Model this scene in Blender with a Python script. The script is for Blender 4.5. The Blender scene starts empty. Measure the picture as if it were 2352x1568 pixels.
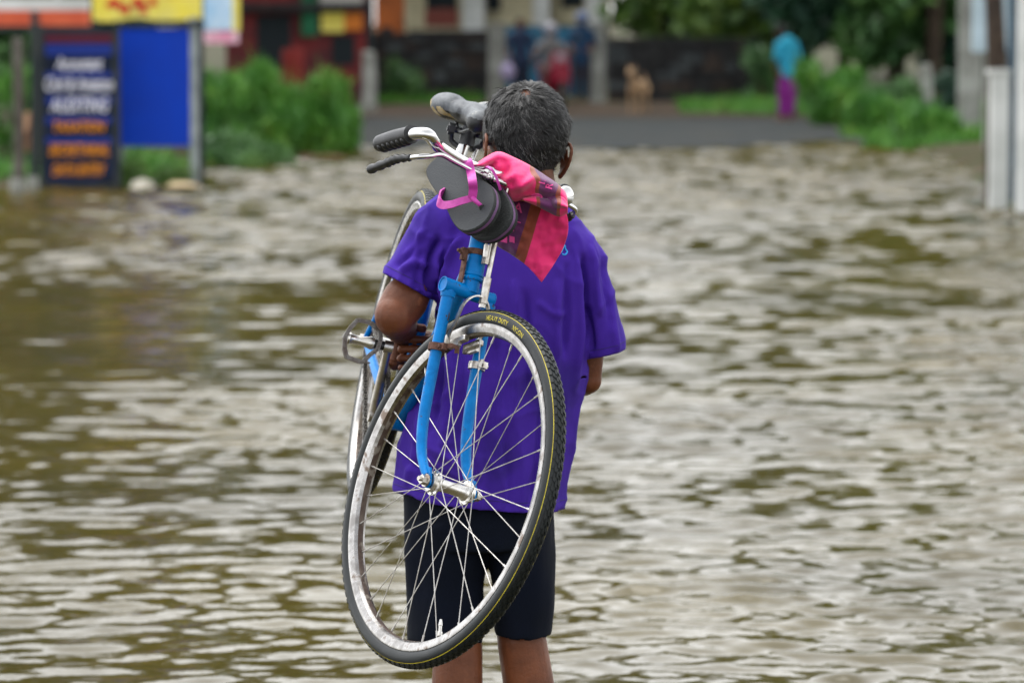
import bpy, math, random
import numpy as np
from mathutils import Vector, noise
from mathutils.bvhtree import BVHTree
random.seed(7); rng = np.random.default_rng(7)
SC = bpy.context.scene
COL = SC.collection
pi = math.pi
# ------------------------------------------------------------------ camera, sky, sun, exposure
FP = 8820.0; PITCH = math.atan((784-43)/FP); CZ = 1.70
cd = bpy.data.cameras.new('camera'); cam = bpy.data.objects.new('camera', cd); COL.objects.link(cam)
cam.location = (0, 0, CZ); cam.rotation_euler = (pi/2-PITCH, 0, 0)
cd.sensor_width = 36; cd.lens = 135; cd.clip_start = .5; cd.clip_end = 2000
cd.dof.use_dof = True; cd.dof.focus_distance = 7.28; cd.dof.aperture_fstop = 5.0
SC.camera = cam
W = bpy.data.worlds.new('World'); SC.world = W; W.use_nodes = True
nt = W.node_tree; nt.nodes.clear()
sky = nt.nodes.new('ShaderNodeTexSky'); sky.sky_type = 'NISHITA'; sky.sun_disc = False
SUN_E, SUN_R = math.radians(67), math.radians(325)
sky.sun_elevation = SUN_E; sky.sun_rotation = SUN_R; sky.air_density = 1.0; sky.dust_density = 1.2; sky.ozone_density = 1.0
hs = nt.nodes.new('ShaderNodeHueSaturation'); hs.inputs['Saturation'].default_value = .09
bg = nt.nodes.new('ShaderNodeBackground'); bg.inputs['Strength'].default_value = .15
wo = nt.nodes.new('ShaderNodeOutputWorld')
nt.links.new(sky.outputs[0], hs.inputs['Color']); nt.links.new(hs.outputs[0], bg.inputs[0]); nt.links.new(bg.outputs[0], wo.inputs[0])
sl = bpy.data.lights.new('sun', 'SUN'); so = bpy.data.objects.new('sun', sl); COL.objects.link(so)
sl.energy = .8; sl.angle = math.radians(50); sl.color = (1, .97, .93)
# the veiled sun stands high up, ahead of the camera and to the left
so.rotation_euler = (math.radians(-23), 0, math.radians(35))
SC.view_settings.view_transform = 'Standard'; SC.view_settings.look = 'None'
SC.view_settings.exposure = 1.7; SC.view_settings.gamma = 1
SC.render.engine = 'CYCLES'
SC.cycles.max_bounces = 6; SC.cycles.use_denoising = True

# ------------------------------------------------------------------ helpers
A = lambda *v: np.array(v, float)
Fw = A(0, math.cos(PITCH), -math.sin(PITCH)); Up = A(0, math.sin(PITCH), math.cos(PITCH)); Rt = A(1, 0, 0)
CAMP = A(0, 0, CZ)
def unit(v): v = np.asarray(v, float); return v/np.linalg.norm(v)
def P(px, py, Y):                                   # point at forward distance Y seen at (px,py) of a 2352 px wide picture
    r = Fw+Rt*(px-1176)/FP+Up*(784-py)/FP
    return CAMP+r*(Y/r[1])
def Pd(px, py, d): return CAMP+d*(Fw+Rt*(px-1176)/FP+Up*(784-py)/FP)
def V(x, y, z): return x*Rt+y*Up-z*Fw
def to_px(w):
    v = np.asarray(w)-CAMP; d = v@Fw
    return 1176+FP*(v@Rt)/d, 784-FP*(v@Up)/d
def lin(*c): return tuple(((x/255)/12.92 if x/255 < .04045 else ((x/255+.055)/1.055)**2.4) for x in c)

def mat(name, c, rough=.6, metal=0, c2=None, scale=8, bump=0, bscale=60, c3=None, spec=.5, sub=0, detail=6, lo=.4, hi=.6, sheen=0, coat=0, stretch=None):
    m = bpy.data.materials.new(name); m.use_nodes = True; t = m.node_tree; n = t.nodes; b = n['Principled BSDF']
    b.inputs['Base Color'].default_value = (*c, 1); b.inputs['Roughness'].default_value = rough; b.inputs['Metallic'].default_value = metal
    b.inputs['Specular IOR Level'].default_value = spec
    if sub: b.inputs['Subsurface Weight'].default_value = sub; b.inputs['Subsurface Radius'].default_value = (.012, .004, .002); b.inputs['Subsurface Scale'].default_value = 1
    if sheen: b.inputs['Sheen Weight'].default_value = sheen; b.inputs['Sheen Roughness'].default_value = .4
    if coat: b.inputs['Coat Weight'].default_value = coat; b.inputs['Coat Roughness'].default_value = .12
    tc = n.new('ShaderNodeTexCoord'); src = tc.outputs['Object']
    if stretch:
        mp = n.new('ShaderNodeMapping'); mp.inputs['Scale'].default_value = stretch; t.links.new(src, mp.inputs[0]); src = mp.outputs[0]
    if c2 is not None:
        nz = n.new('ShaderNodeTexNoise'); nz.inputs['Scale'].default_value = scale; nz.inputs['Detail'].default_value = detail; nz.inputs['Roughness'].default_value = .62
        t.links.new(src, nz.inputs['Vector'])
        r = n.new('ShaderNodeValToRGB'); r.color_ramp.elements[0].position = lo; r.color_ramp.elements[1].position = hi
        r.color_ramp.elements[0].color = (*c, 1); r.color_ramp.elements[1].color = (*c2, 1)
        if c3 is not None: e = r.color_ramp.elements.new(min(.99, hi+.08)); e.color = (*c3, 1)
        t.links.new(nz.outputs['Fac'], r.inputs[0]); t.links.new(r.outputs[0], b.inputs['Base Color'])
        mr = n.new('ShaderNodeMapRange'); mr.inputs[1].default_value = .3; mr.inputs[2].default_value = .7
        mr.inputs[3].default_value = max(.02, rough-.07); mr.inputs[4].default_value = min(1, rough+.1)
        t.links.new(nz.outputs['Fac'], mr.inputs[0]); t.links.new(mr.outputs[0], b.inputs['Roughness'])
    if bump:
        nb = n.new('ShaderNodeTexNoise'); nb.inputs['Scale'].default_value = bscale; nb.inputs['Detail'].default_value = 4
        t.links.new(src, nb.inputs['Vector'])
        bp = n.new('ShaderNodeBump'); bp.inputs['Strength'].default_value = 1; bp.inputs['Distance'].default_value = bump
        t.links.new(nb.outputs['Fac'], bp.inputs['Height']); t.links.new(bp.outputs[0], b.inputs['Normal'])
    return m

def frames(path, closed=False, ref=None):
    p = np.asarray(path, float); n = len(p); T = np.zeros_like(p)
    for i in range(n):
        if closed: d = p[(i+1) % n]-p[i-1]
        else: d = p[min(i+1, n-1)]-p[max(i-1, 0)]
        T[i] = unit(d)
    a = A(0, 0, 1) if abs(T[0][2]) < .9 else A(1, 0, 0)
    if ref is not None: a = np.asarray(ref, float)
    X = []; x = unit(a-T[0]*(a@T[0]))
    for i in range(n):
        if ref is not None: x = unit(np.asarray(ref)-T[i]*(np.asarray(ref)@T[i]))
        else: x = unit(x-T[i]*(x@T[i]))
        X.append(x)
    X = np.array(X); return p, T, X, np.cross(T, X)
def spline(pts, n=6, closed=False):
    pts = [np.asarray(q, float) for q in pts]; out = []; m = len(pts)
    for i in range(m if closed else m-1):
        g = (lambda k: pts[k % m]) if closed else (lambda k: pts[min(max(k, 0), m-1)])
        p0, p1, p2, p3 = g(i-1), g(i), g(i+1), g(i+2)
        for j in range(n):
            t = j/n; out.append(.5*((2*p1)+(-p0+p2)*t+(2*p0-5*p1+4*p2-p3)*t*t+(-p0+3*p1-3*p2+p3)*t**3))
    if not closed: out.append(pts[-1])
    return np.array(out)

class MB:
    def __init__(s): s.v = []; s.f = []; s.m = []; s.n = 0
    def add(s, v, f, mi=0):
        s.v.extend([tuple(map(float, q)) for q in v]); s.f.extend([tuple(int(k)+s.n for k in q) for q in f])
        s.m.extend([mi]*len(f) if isinstance(mi, int) else mi); s.n += len(v)
    def tube(s, path, r, seg=12, closed=False, caps=True, mi=0, ref=None, pw=2.0):
        p, T, X, Yv = frames(path, closed, ref); n = len(p); v = []
        r = [r]*n if np.isscalar(r) else list(r)
        if len(r) != n: r = [np.array(a)*1.0 for a in np.array([np.interp(np.linspace(0, 1, n), np.linspace(0, 1, len(r)), np.array(r, float)[:, k]) for k in range(2)]).T] if hasattr(r[0], '__len__') else list(np.interp(np.linspace(0, 1, n), np.linspace(0, 1, len(r)), r))
        for i in range(n):
            ra, rb = (r[i][0], r[i][1]) if hasattr(r[i], '__len__') else (r[i], r[i])
            for k in range(seg):
                a = 2*pi*k/seg; c, d = math.cos(a), math.sin(a)
                if pw != 2: c = math.copysign(abs(c)**(2/pw), c); d = math.copysign(abs(d)**(2/pw), d)
                v.append(p[i]+X[i]*ra*c+Yv[i]*rb*d)
        f = []
        for i in range(n if closed else n-1):
            for k in range(seg):
                a, b = i*seg+k, i*seg+(k+1) % seg; j = (i+1) % n
                f.append((a, b, j*seg+(k+1) % seg, j*seg+k))
        if caps and not closed:
            f.append(tuple(range(seg-1, -1, -1))); f.append(tuple((n-1)*seg+k for k in range(seg)))
        s.add(v, f, mi)
    def ribbon(s, path, wv, w, t, mi=0, closed=False):   # flat strap: wv = width direction per point or one
        p = np.asarray(path, float); n = len(p); v = []
        T = frames(p, closed)[1]
        for i in range(n):
            wd = np.asarray(wv[i] if hasattr(wv[0], '__len__') else wv, float); wd = unit(wd-T[i]*(wd@T[i])); nn = np.cross(T[i], wd)
            ww = w[i] if hasattr(w, '__len__') else w
            for a, b in ((-1, -1), (1, -1), (1, 1), (-1, 1)): v.append(p[i]+wd*a*ww/2+nn*b*t/2)
        f = [(i*4+k, i*4+(k+1) % 4, ((i+1) % n)*4+(k+1) % 4, ((i+1) % n)*4+k) for i in range(n if closed else n-1) for k in range(4)]
        if not closed: f += [(3, 2, 1, 0), tuple((n-1)*4+k for k in range(4))]
        s.add(v, f, mi)
    def box(s, c, hx, hy, hz, mi=0, bev=0):
        c, hx, hy, hz = [np.asarray(q, float) for q in (c, hx, hy, hz)]
        if bev:
            X, Y_, Z = [np.linalg.norm(q) for q in (hx, hy, hz)]; b = min(bev, X*.9, Y_*.9, Z*.9)
            v = []; idx = {}
            for sx in (-1, 1):
                for sy in (-1, 1):
                    for sz in (-1, 1):
                        for ax in range(3):
                            q = [X, Y_, Z]; q = [q[k]-(b if k != ax else 0) for k in range(3)]
                            idx[(sx, sy, sz, ax)] = len(v); v.append(c+hx/X*sx*q[0]+hy/Y_*sy*q[1]+hz/Z*sz*q[2])
            f = []
            def q4(l): 
                pts = np.array([v[i] for i in l]); nn = np.cross(pts[1]-pts[0], pts[2]-pts[0])
                f.append(tuple(l) if nn@(pts.mean(0)-c) > 0 else tuple(l[::-1]))
            for ax in range(3):
                o = [k for k in range(3) if k != ax]
                for sg in (-1, 1):
                    l = []
                    for a_, b_ in ((-1, -1), (1, -1), (1, 1), (-1, 1)):
                        t = [0]*3; t[ax] = sg; t[o[0]] = a_; t[o[1]] = b_; l.append(idx[(*t, ax)])
                    q4(l)
                for a_ in (-1, 1):
                    for b_ in (-1, 1):
                        l = []
                        for sg, k in ((-1, o[0]), (1, o[0]), (1, o[1]), (-1, o[1])):
                            t = [0]*3; t[ax] = sg; t[o[0]] = a_; t[o[1]] = b_; l.append(idx[(*t, k)])
                        q4(l)
            for sx in (-1, 1):
                for sy in (-1, 1):
                    for sz in (-1, 1): q4([idx[(sx, sy, sz, k)] for k in range(3)])
            s.add(v, f, mi); return
        v = [c+hx*a+hy*b+hz*d for d in (-1, 1) for a, b in ((-1, -1), (1, -1), (1, 1), (-1, 1))]
        f = [(3, 2, 1, 0), (4, 5, 6, 7), (0, 1, 5, 4), (1, 2, 6, 5), (2, 3, 7, 6), (3, 0, 4, 7)]
        if np.cross(hx, hy)@hz < 0: f = [q[::-1] for q in f]
        s.add(v, f, mi)
    def ell(s, c, rx, ry, rz, X=(1, 0, 0), Y=(0, 1, 0), Z=(0, 0, 1), nu=20, nv=12, mi=0):
        c, X, Y, Z = [np.asarray(q, float) for q in (c, X, Y, Z)]; v = [c-Z*rz]
        for j in range(1, nv):
            a = -pi/2+pi*j/nv
            for k in range(nu):
                b = 2*pi*k/nu; v.append(c+X*rx*math.cos(a)*math.cos(b)+Y*ry*math.cos(a)*math.sin(b)+Z*rz*math.sin(a))
        v.append(c+Z*rz); f = []; L = len(v)-1
        for k in range(nu):
            f.append((0, 1+(k+1) % nu, 1+k)); f.append((L, L-nu+k, L-nu+(k+1) % nu))
            for j in range(nv-2):
                a = 1+j*nu+k; b = 1+j*nu+(k+1) % nu; f.append((a, b, b+nu, a+nu))
        s.add(v, f, mi)
    def lathe(s, o, ax, prof, seg=24, mi=0, closed=False, u0=None):     # prof: (radius, height along ax)
        ax = unit(ax); u = unit(np.cross(ax, A(0, 0, 1) if abs(ax[2]) < .9 else A(1, 0, 0))) if u0 is None else np.asarray(u0); w = np.cross(ax, u)
        v = []; n = len(prof)
        for k in range(seg):
            a = 2*pi*k/seg; d = u*math.cos(a)+w*math.sin(a)
            for r, h in prof: v.append(np.asarray(o)+d*r+ax*h)
        f = []; mm = []
        for k in range(seg):
            k2 = (k+1) % seg
            for j in range(n if closed else n-1):
                j2 = (j+1) % n; f.append((k*n+j, k2*n+j, k2*n+j2, k*n+j2)); mm.append(mi if isinstance(mi, int) else mi[j])
        s.add(v, f, mm)
        if not closed:
            for j, rev in ((0, True), (n-1, False)):
                if prof[j][0] > 1e-5:
                    l = [s.n-len(v)+k*n+j for k in range(seg)]; s.f.append(tuple(l[::-1]) if rev else tuple(l)); s.m.append(mi if isinstance(mi, int) else mi[0])
    def prism(s, outline, off, mi=0, mside=None):        # outline: 3d points; off: thickness vector
        o = [np.asarray(q, float) for q in outline]; n = len(o); off = np.asarray(off, float)
        s.add(o+[q+off for q in o], [tuple(range(n)), tuple(range(2*n-1, n-1, -1))]+[((k+1) % n, k, n+k, n+(k+1) % n) for k in range(n)],
              [mi, mi]+[mi if mside is None else mside]*n)
    def grid(s, G, mi=0, flip=False):
        G = np.asarray(G, float); a, b = G.shape[:2]; v = G.reshape(-1, 3)
        f = [(i*b+j, i*b+j+1, (i+1)*b+j+1, (i+1)*b+j) for i in range(a-1) for j in range(b-1)]
        if flip: f = [q[::-1] for q in f]
        s.add(v, f, mi)

ORI = {}
def thing(name, label, cat, loc, group=None, kind=None):
    o = bpy.data.objects.new(name, None); COL.objects.link(o); o.location = tuple(map(float, loc)); o.empty_display_size = .1
    tag(o, label, cat, group, kind); ORI[o.name] = np.array(o.location); return o
def tag(o, label=None, cat=None, group=None, kind=None):
    if label: o['label'] = label
    if cat: o['category'] = cat
    if group: o['group'] = group
    if kind: o['kind'] = kind
    return o
def obj(name, mb, mats, parent=None, loc=None, smooth=True, label=None, cat=None, group=None, kind=None, angle=40):
    me = mb if isinstance(mb, bpy.types.Mesh) else None
    org = ORI[parent.name] if parent is not None else (A(0, 0, 0) if loc is None else np.asarray(loc, float))
    if me is None:
        me = bpy.data.meshes.new(name); v = (np.array(mb.v)-org); me.from_pydata([tuple(q) for q in v], [], mb.f)
        if max(mb.m, default=0): me.polygons.foreach_set('material_index', np.array(mb.m, dtype=np.int32))
    else:
        n = len(me.vertices); co = np.empty(n*3); me.vertices.foreach_get('co', co); co = co.reshape(-1, 3)-org; me.vertices.foreach_set('co', co.ravel())
    for m in (mats if isinstance(mats, (list, tuple)) else [mats]): me.materials.append(m)
    if smooth:
        me.polygons.foreach_set('use_smooth', [True]*len(me.polygons))
        if angle: me.set_sharp_from_angle(angle=math.radians(angle))
    me.update()
    o = bpy.data.objects.new(name, me); COL.objects.link(o)
    if parent is not None: o.parent = parent
    elif loc is not None: o.location = tuple(map(float, loc))
    ORI[o.name] = org
    tag(o, label, cat, group, kind); return o
def evalmesh(me_or_mb, mods):
    if isinstance(me_or_mb, MB):
        me = bpy.data.meshes.new('tmp'); me.from_pydata(me_or_mb.v, [], me_or_mb.f)
    else: me = me_or_mb
    o = bpy.data.objects.new('tmp', me); COL.objects.link(o)
    for t, kw in mods:
        m = o.modifiers.new(t, t)
        for k, val in kw.items(): setattr(m, k, val)
    bpy.context.view_layer.update()
    dg = bpy.context.evaluated_depsgraph_get(); dg.update()
    r = bpy.data.meshes.new_from_object(o.evaluated_get(dg)); bpy.data.objects.remove(o); return r
def copy_tree(o, off):
    c = o.copy(); COL.objects.link(c); c.location = Vector(o.location)+Vector(off)
    ORI[c.name] = ORI[o.name]+np.asarray(off, float)
    def rec(a, b):
        for ch in a.children:
            d = ch.copy(); COL.objects.link(d); d.parent = b; rec(ch, d)
    rec(o, c); return c
def textmesh(body, size=1.0, shear=0.0, ext=0.0, bold=0.0, align='CENTER'):
    cu = bpy.data.curves.new('t', 'FONT'); cu.body = body; cu.size = size; cu.shear = shear; cu.extrude = ext; cu.offset = bold
    cu.align_x = align; cu.align_y = 'CENTER'; cu.resolution_u = 3
    o = bpy.data.objects.new('t', cu); COL.objects.link(o); bpy.context.view_layer.update()
    dg = bpy.context.evaluated_depsgraph_get(); me = bpy.data.meshes.new_from_object(o.evaluated_get(dg)); bpy.data.objects.remove(o)
    v = np.array([x.co[:] for x in me.vertices]); f = [tuple(p.vertices) for p in me.polygons]; return v, f
# ------------------------------------------------------------------ terrain, road, water
SHX = [-3000, 0, 290, 480, 700, 860, 1300, 1700, 1900, 2120, 2230, 2290, 2352, 3500]
SHY = [445, 440, 428, 372, 350, 346, 343, 338, 326, 345, 400, 480, 500, 520]
def hterr(x, y):
    x = np.asarray(x, float); y = np.asarray(y, float); yy = np.maximum(y, 3)
    px = 1176+x/yy*FP; ys = np.interp(px, SHX, SHY); Ysh = CZ*FP/(ys-43)
    h = np.clip((y-Ysh)*.035, -.075, .10)+np.clip((y-Ysh-8)*.012, 0, .25)
    return h
def G(px, Y):          # ground point in the direction of px at distance Y
    x = (px-1176)/FP*Y; return A(x, Y, max(float(hterr(x, Y)), -.075))
xs = np.concatenate([np.linspace(-600, -40, 12), np.linspace(-35, 35, 141), np.linspace(40, 600, 12)])
ys = np.concatenate([np.linspace(-300, 0, 8), np.linspace(5, 30, 11), np.linspace(31, 85, 109), np.linspace(90, 900, 20)])
GX, GY = np.meshgrid(xs, ys); GZ = hterr(GX, GY)+np.array([[noise.noise((a*.6, b*.6, 0)) for a, b in zip(r1, r2)] for r1, r2 in zip(GX, GY)])*.015*1
mb = MB(); mb.grid(np.dstack([GX, GY, GZ]))
m_ground = mat('ground_soil', lin(62, 52, 36), .9, spec=.15, c2=lin(44, 54, 24), scale=.5, bump=.02, bscale=9, c3=lin(72, 60, 44))
obj('ground', mb, m_ground, kind='structure')
# dry stretch of asphalt road, then the brown verge
def strip(pts, dz, nu=40, nv=14):
    (a0, a1), (b0, b1) = pts; Gd = np.zeros((nv, nu, 3))
    for i in range(nv):
        for j in range(nu):
            u, w = j/(nu-1), i/(nv-1)
            top = a0*(1-u)+a1*u; bot = b0*(1-u)+b1*u; q = top*(1-w)+bot*w
            Gd[i, j] = (q[0], q[1], float(hterr(q[0], q[1]))+dz+.012)
    return Gd
def gx(px, Y): return A((px-1176)/FP*Y, Y)
mb = MB(); mb.grid(strip([(gx(820, 46), gx(2160, 47)), (gx(800, 60), gx(1880, 60.5))], .012))
m_road = mat('asphalt', lin(36, 41, 43), .8, c2=lin(48, 50, 48), c3=lin(58, 52, 45), spec=.12, scale=.9, bump=.006, bscale=60)
obj('road', mb, m_road, kind='structure')
mb = MB(); mb.grid(strip([(gx(790, 60.2), gx(1900, 60.7)), (gx(760, 66.5), gx(1780, 67.5))], .016))
m_path = mat('verge_dirt', lin(66, 56, 46), .9, spec=.1, c2=lin(50, 42, 34), scale=1.1, bump=.01, bscale=30)
obj('path', mb, m_path, kind='structure')

# water: a sheet with modelled ripples that fade into flat water beyond the shore
rows = 1850; ycol = np.exp(np.linspace(math.log(5.6), math.log(74), rows))
acol = np.concatenate([np.linspace(-.42, -.16, 70)[:-1], np.linspace(-.16, .16, 560), np.linspace(.16, .42, 70)[1:]])
YY, AA = np.meshgrid(ycol, acol, indexing='ij'); XX = AA*(YY+2.5)
Z = np.zeros_like(XX); dY = YY*(math.log(74/5.6)/rows); 
wr = np.random.default_rng(3)
# slow warp so that crests wander
wx = XX+.12*np.sin(.55*YY+.4*XX); wy = YY+.10*np.sin(.8*XX+.3*YY+2)
patch = .72+.30*np.sin(.42*XX+.9*np.sin(.21*YY))*np.sin(.33*YY+1.2)+.22*np.sin(1.15*XX+.5*YY+.8)*np.sin(.8*YY-.6*XX)
patch = np.clip(patch, .45, 1.3)
for cx_, cy_, rx_, ry_, k_ in ((-1.25, 12.4, .8, 1.7, .62), (1.9, 24.5, 1.0, 2.6, .5), (-2.4, 21, 1.5, 3.0, .45), (.9, 20.0, .6, 1.6, .45), (-2.0, 15.5, .9, 2.0, .5), (1.0, 14.5, .5, 1.0, .4), (1.7, 17.5, .5, 1.4, .4)):
    patch *= 1-k_*np.exp(-((XX-cx_)/rx_)**2-((YY-cy_)/ry_)**2)
patch *= .72+.19/(1+np.exp(-(XX/YY*FP+1176-1150)/160))
patch = patch+(np.maximum(patch, .95)-patch)*np.clip((YY-33)/8, 0, 1)
for k in range(90):
    L = .066*(10 ** (wr.random()*.92)); th = wr.normal(0, .36)+(.05 if k % 7 else -.5)
    amp = .0063*L*(1.6 if L < .14 else (1.35 if L < .30 else .45+np.clip((YY-10)/16, 0, 1.9))); kk = 2*pi/L
    fade = np.clip((L/dY-3)/4, 0, 1)
    ph = kk*(wx*math.sin(th)+wy*math.cos(th))+wr.random()*6.28
    s_ = np.sin(ph); Z += amp*fade*patch*(s_)
edge = np.clip((74-YY)/6, 0, 1)*np.clip((YY-5.6)/.7, 0, 1)*np.clip((.42-np.abs(AA))/.05, 0, 1); Z *= edge
mb = MB(); me = bpy.data.meshes.new('water'); nv = XX.size
co = np.dstack([XX, YY, Z]).reshape(-1, 3)
R_, C_ = XX.shape; idx = np.arange(R_*C_).reshape(R_, C_)
fa = np.stack([idx[:-1, :-1], idx[:-1, 1:], idx[1:, 1:], idx[1:, :-1]], -1).reshape(-1, 4)
# the calm water all round, in four flat pieces joined to the rippled sheet's outline
xa, xb = .42*(5.6+2.5), .42*(74+2.5)
ex = np.array([[-xa, 5.6, 0], [xa, 5.6, 0], [xb, 74, 0], [-xb, 74, 0], [-400, -300, 0], [400, -300, 0], [400, 74, 0], [-400, 74, 0], [400, 5.6, 0], [-400, 5.6, 0]])
b0 = len(co); co = np.vstack([co, ex])
xf = np.array([[4, 5, 8, 9], [0, 1, 2, 3]])+b0
ff = np.array([[9, 0, 3, 7], [1, 8, 6, 2]])+b0
fa = np.vstack([fa, xf[:1], ff])
me.vertices.add(len(co)); me.vertices.foreach_set('co', co.ravel())
me.loops.add(fa.size); me.loops.foreach_set('vertex_index', fa.ravel().astype(np.int32))
me.polygons.add(len(fa)); me.polygons.foreach_set('loop_start', (np.arange(len(fa))*4).astype(np.int32)); me.polygons.foreach_set('loop_total', np.full(len(fa), 4, dtype=np.int32))
me.update(calc_edges=True); me.validate()
m_water = mat('flood_water', lin(72, 63, 25), .04, c2=lin(56, 49, 16), scale=.5, bump=.0018, bscale=22, spec=.5)
m_water.node_tree.nodes['Principled BSDF'].inputs['IOR'].default_value = 1.33
obj('water', me, m_water, kind='structure', angle=0)
# ------------------------------------------------------------------ the bicycle
m_blue = mat('blue_paint', lin(0, 112, 182), .38, c2=lin(0, 98, 164), scale=30, c3=lin(0, 120, 192), bump=.0004, bscale=90, spec=.12)
def chip(m, c, sc, th):     # chipped paint with rust in small flecks
    t = m.node_tree; n = t.nodes; b = n['Principled BSDF']; l = b.inputs['Base Color'].links[0].from_socket
    tc = n.new('ShaderNodeTexCoord'); v = n.new('ShaderNodeTexNoise'); v.inputs['Scale'].default_value = sc; v.inputs['Detail'].default_value = 5; v.inputs['Roughness'].default_value = .7
    t.links.new(tc.outputs['Object'], v.inputs['Vector'])
    r = n.new('ShaderNodeValToRGB'); r.color_ramp.elements[0].position = th; r.color_ramp.elements[1].position = th+.015
    t.links.new(v.outputs['Fac'], r.inputs[0]); x = n.new('ShaderNodeMix'); x.data_type = 'RGBA'
    t.links.new(r.outputs[0], x.inputs[0]); t.links.new(l, x.inputs[6]); x.inputs[7].default_value = (*c, 1); t.links.new(x.outputs[2], b.inputs['Base Color'])
chip(m_blue, lin(70, 60, 62), 46, .63)
m_chrome = mat('chrome', (.56, .56, .56), .10, 1, c2=(.42, .41, .40), scale=40, lo=.45, hi=.7)
m_steel = mat('worn_steel', (.50, .48, .45), .34, 1, c2=(.30, .26, .22), scale=55, c3=(.22, .13, .08), lo=.42, hi=.64, bump=.0003, bscale=200)
m_rim = mat('old_rim', (.20, .19, .18), .24, 1, c2=(.34, .33, .32), scale=30, c3=(.14, .11, .09), lo=.40, hi=.56)
m_rimrust = mat('rim_rust', lin(80, 68, 58), .6, .3, c2=lin(54, 36, 27), scale=30, c3=lin(112, 104, 94), lo=.4, hi=.55, stretch=(1, 1, 1))
m_rust = mat('rust', lin(98, 66, 54), .8, .2, c2=lin(70, 44, 34), scale=90, bump=.0006, bscale=240)
m_spoke = mat('spoke_steel', (.45, .44, .42), .45, 1, c2=(.34, .32, .3), scale=60)
m_rub = mat('tyre_rubber', lin(16, 21, 22), .5, c2=lin(24, 29, 30), spec=.3, scale=22, bump=.0003, bscale=300)
m_yel = mat('yellow_line', lin(205, 190, 30), .6, c2=lin(180, 160, 30), scale=60)
m_black = mat('black_plastic', lin(17, 19, 22), .42, c2=lin(24, 26, 28), scale=60, bump=.0003, bscale=400)
m_grease = mat('greasy_chain', lin(62, 58, 54), .5, .7, c2=lin(100, 96, 90), scale=120)
m_alloy = mat('alloy', (.66, .65, .63), .3, 1, c2=(.5, .48, .44), scale=50)

F_ = Pd(1034, 1120, 7.1); R_h = Pd(900, 792, 8.22)
nf = unit(V(-.805, .274, .53)); sx_ = V(.1815, .958, -.219); sA = unit(sx_-nf*(sx_@nf)); pf = np.cross(sA, nf); pf = -pf if pf[1] > 0 else pf
A0 = F_-.063*pf; NB = unit(np.cross(sA, R_h-A0)); NB = -NB if NB[0] > 0 else NB
fwd = np.cross(sA, NB); fwd = -fwd if fwd[1] > 0 else fwd
eB = unit(A0+.063*fwd-R_h); uB = np.cross(eB, NB); uB = uB if uB[2] > 0 else -uB
def B(a, b, c=0): return R_h+eB*a+uB*b+NB*c
def S(l, f, u): return A0+nf*l+pf*f+sA*u           # steering frame
bike = thing('bicycle', 'blue roadster bicycle hung on the walking man\'s left shoulder, front wheel towards us', 'bicycle', (float(R_h[0]), float(R_h[1]), 0))

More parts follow.
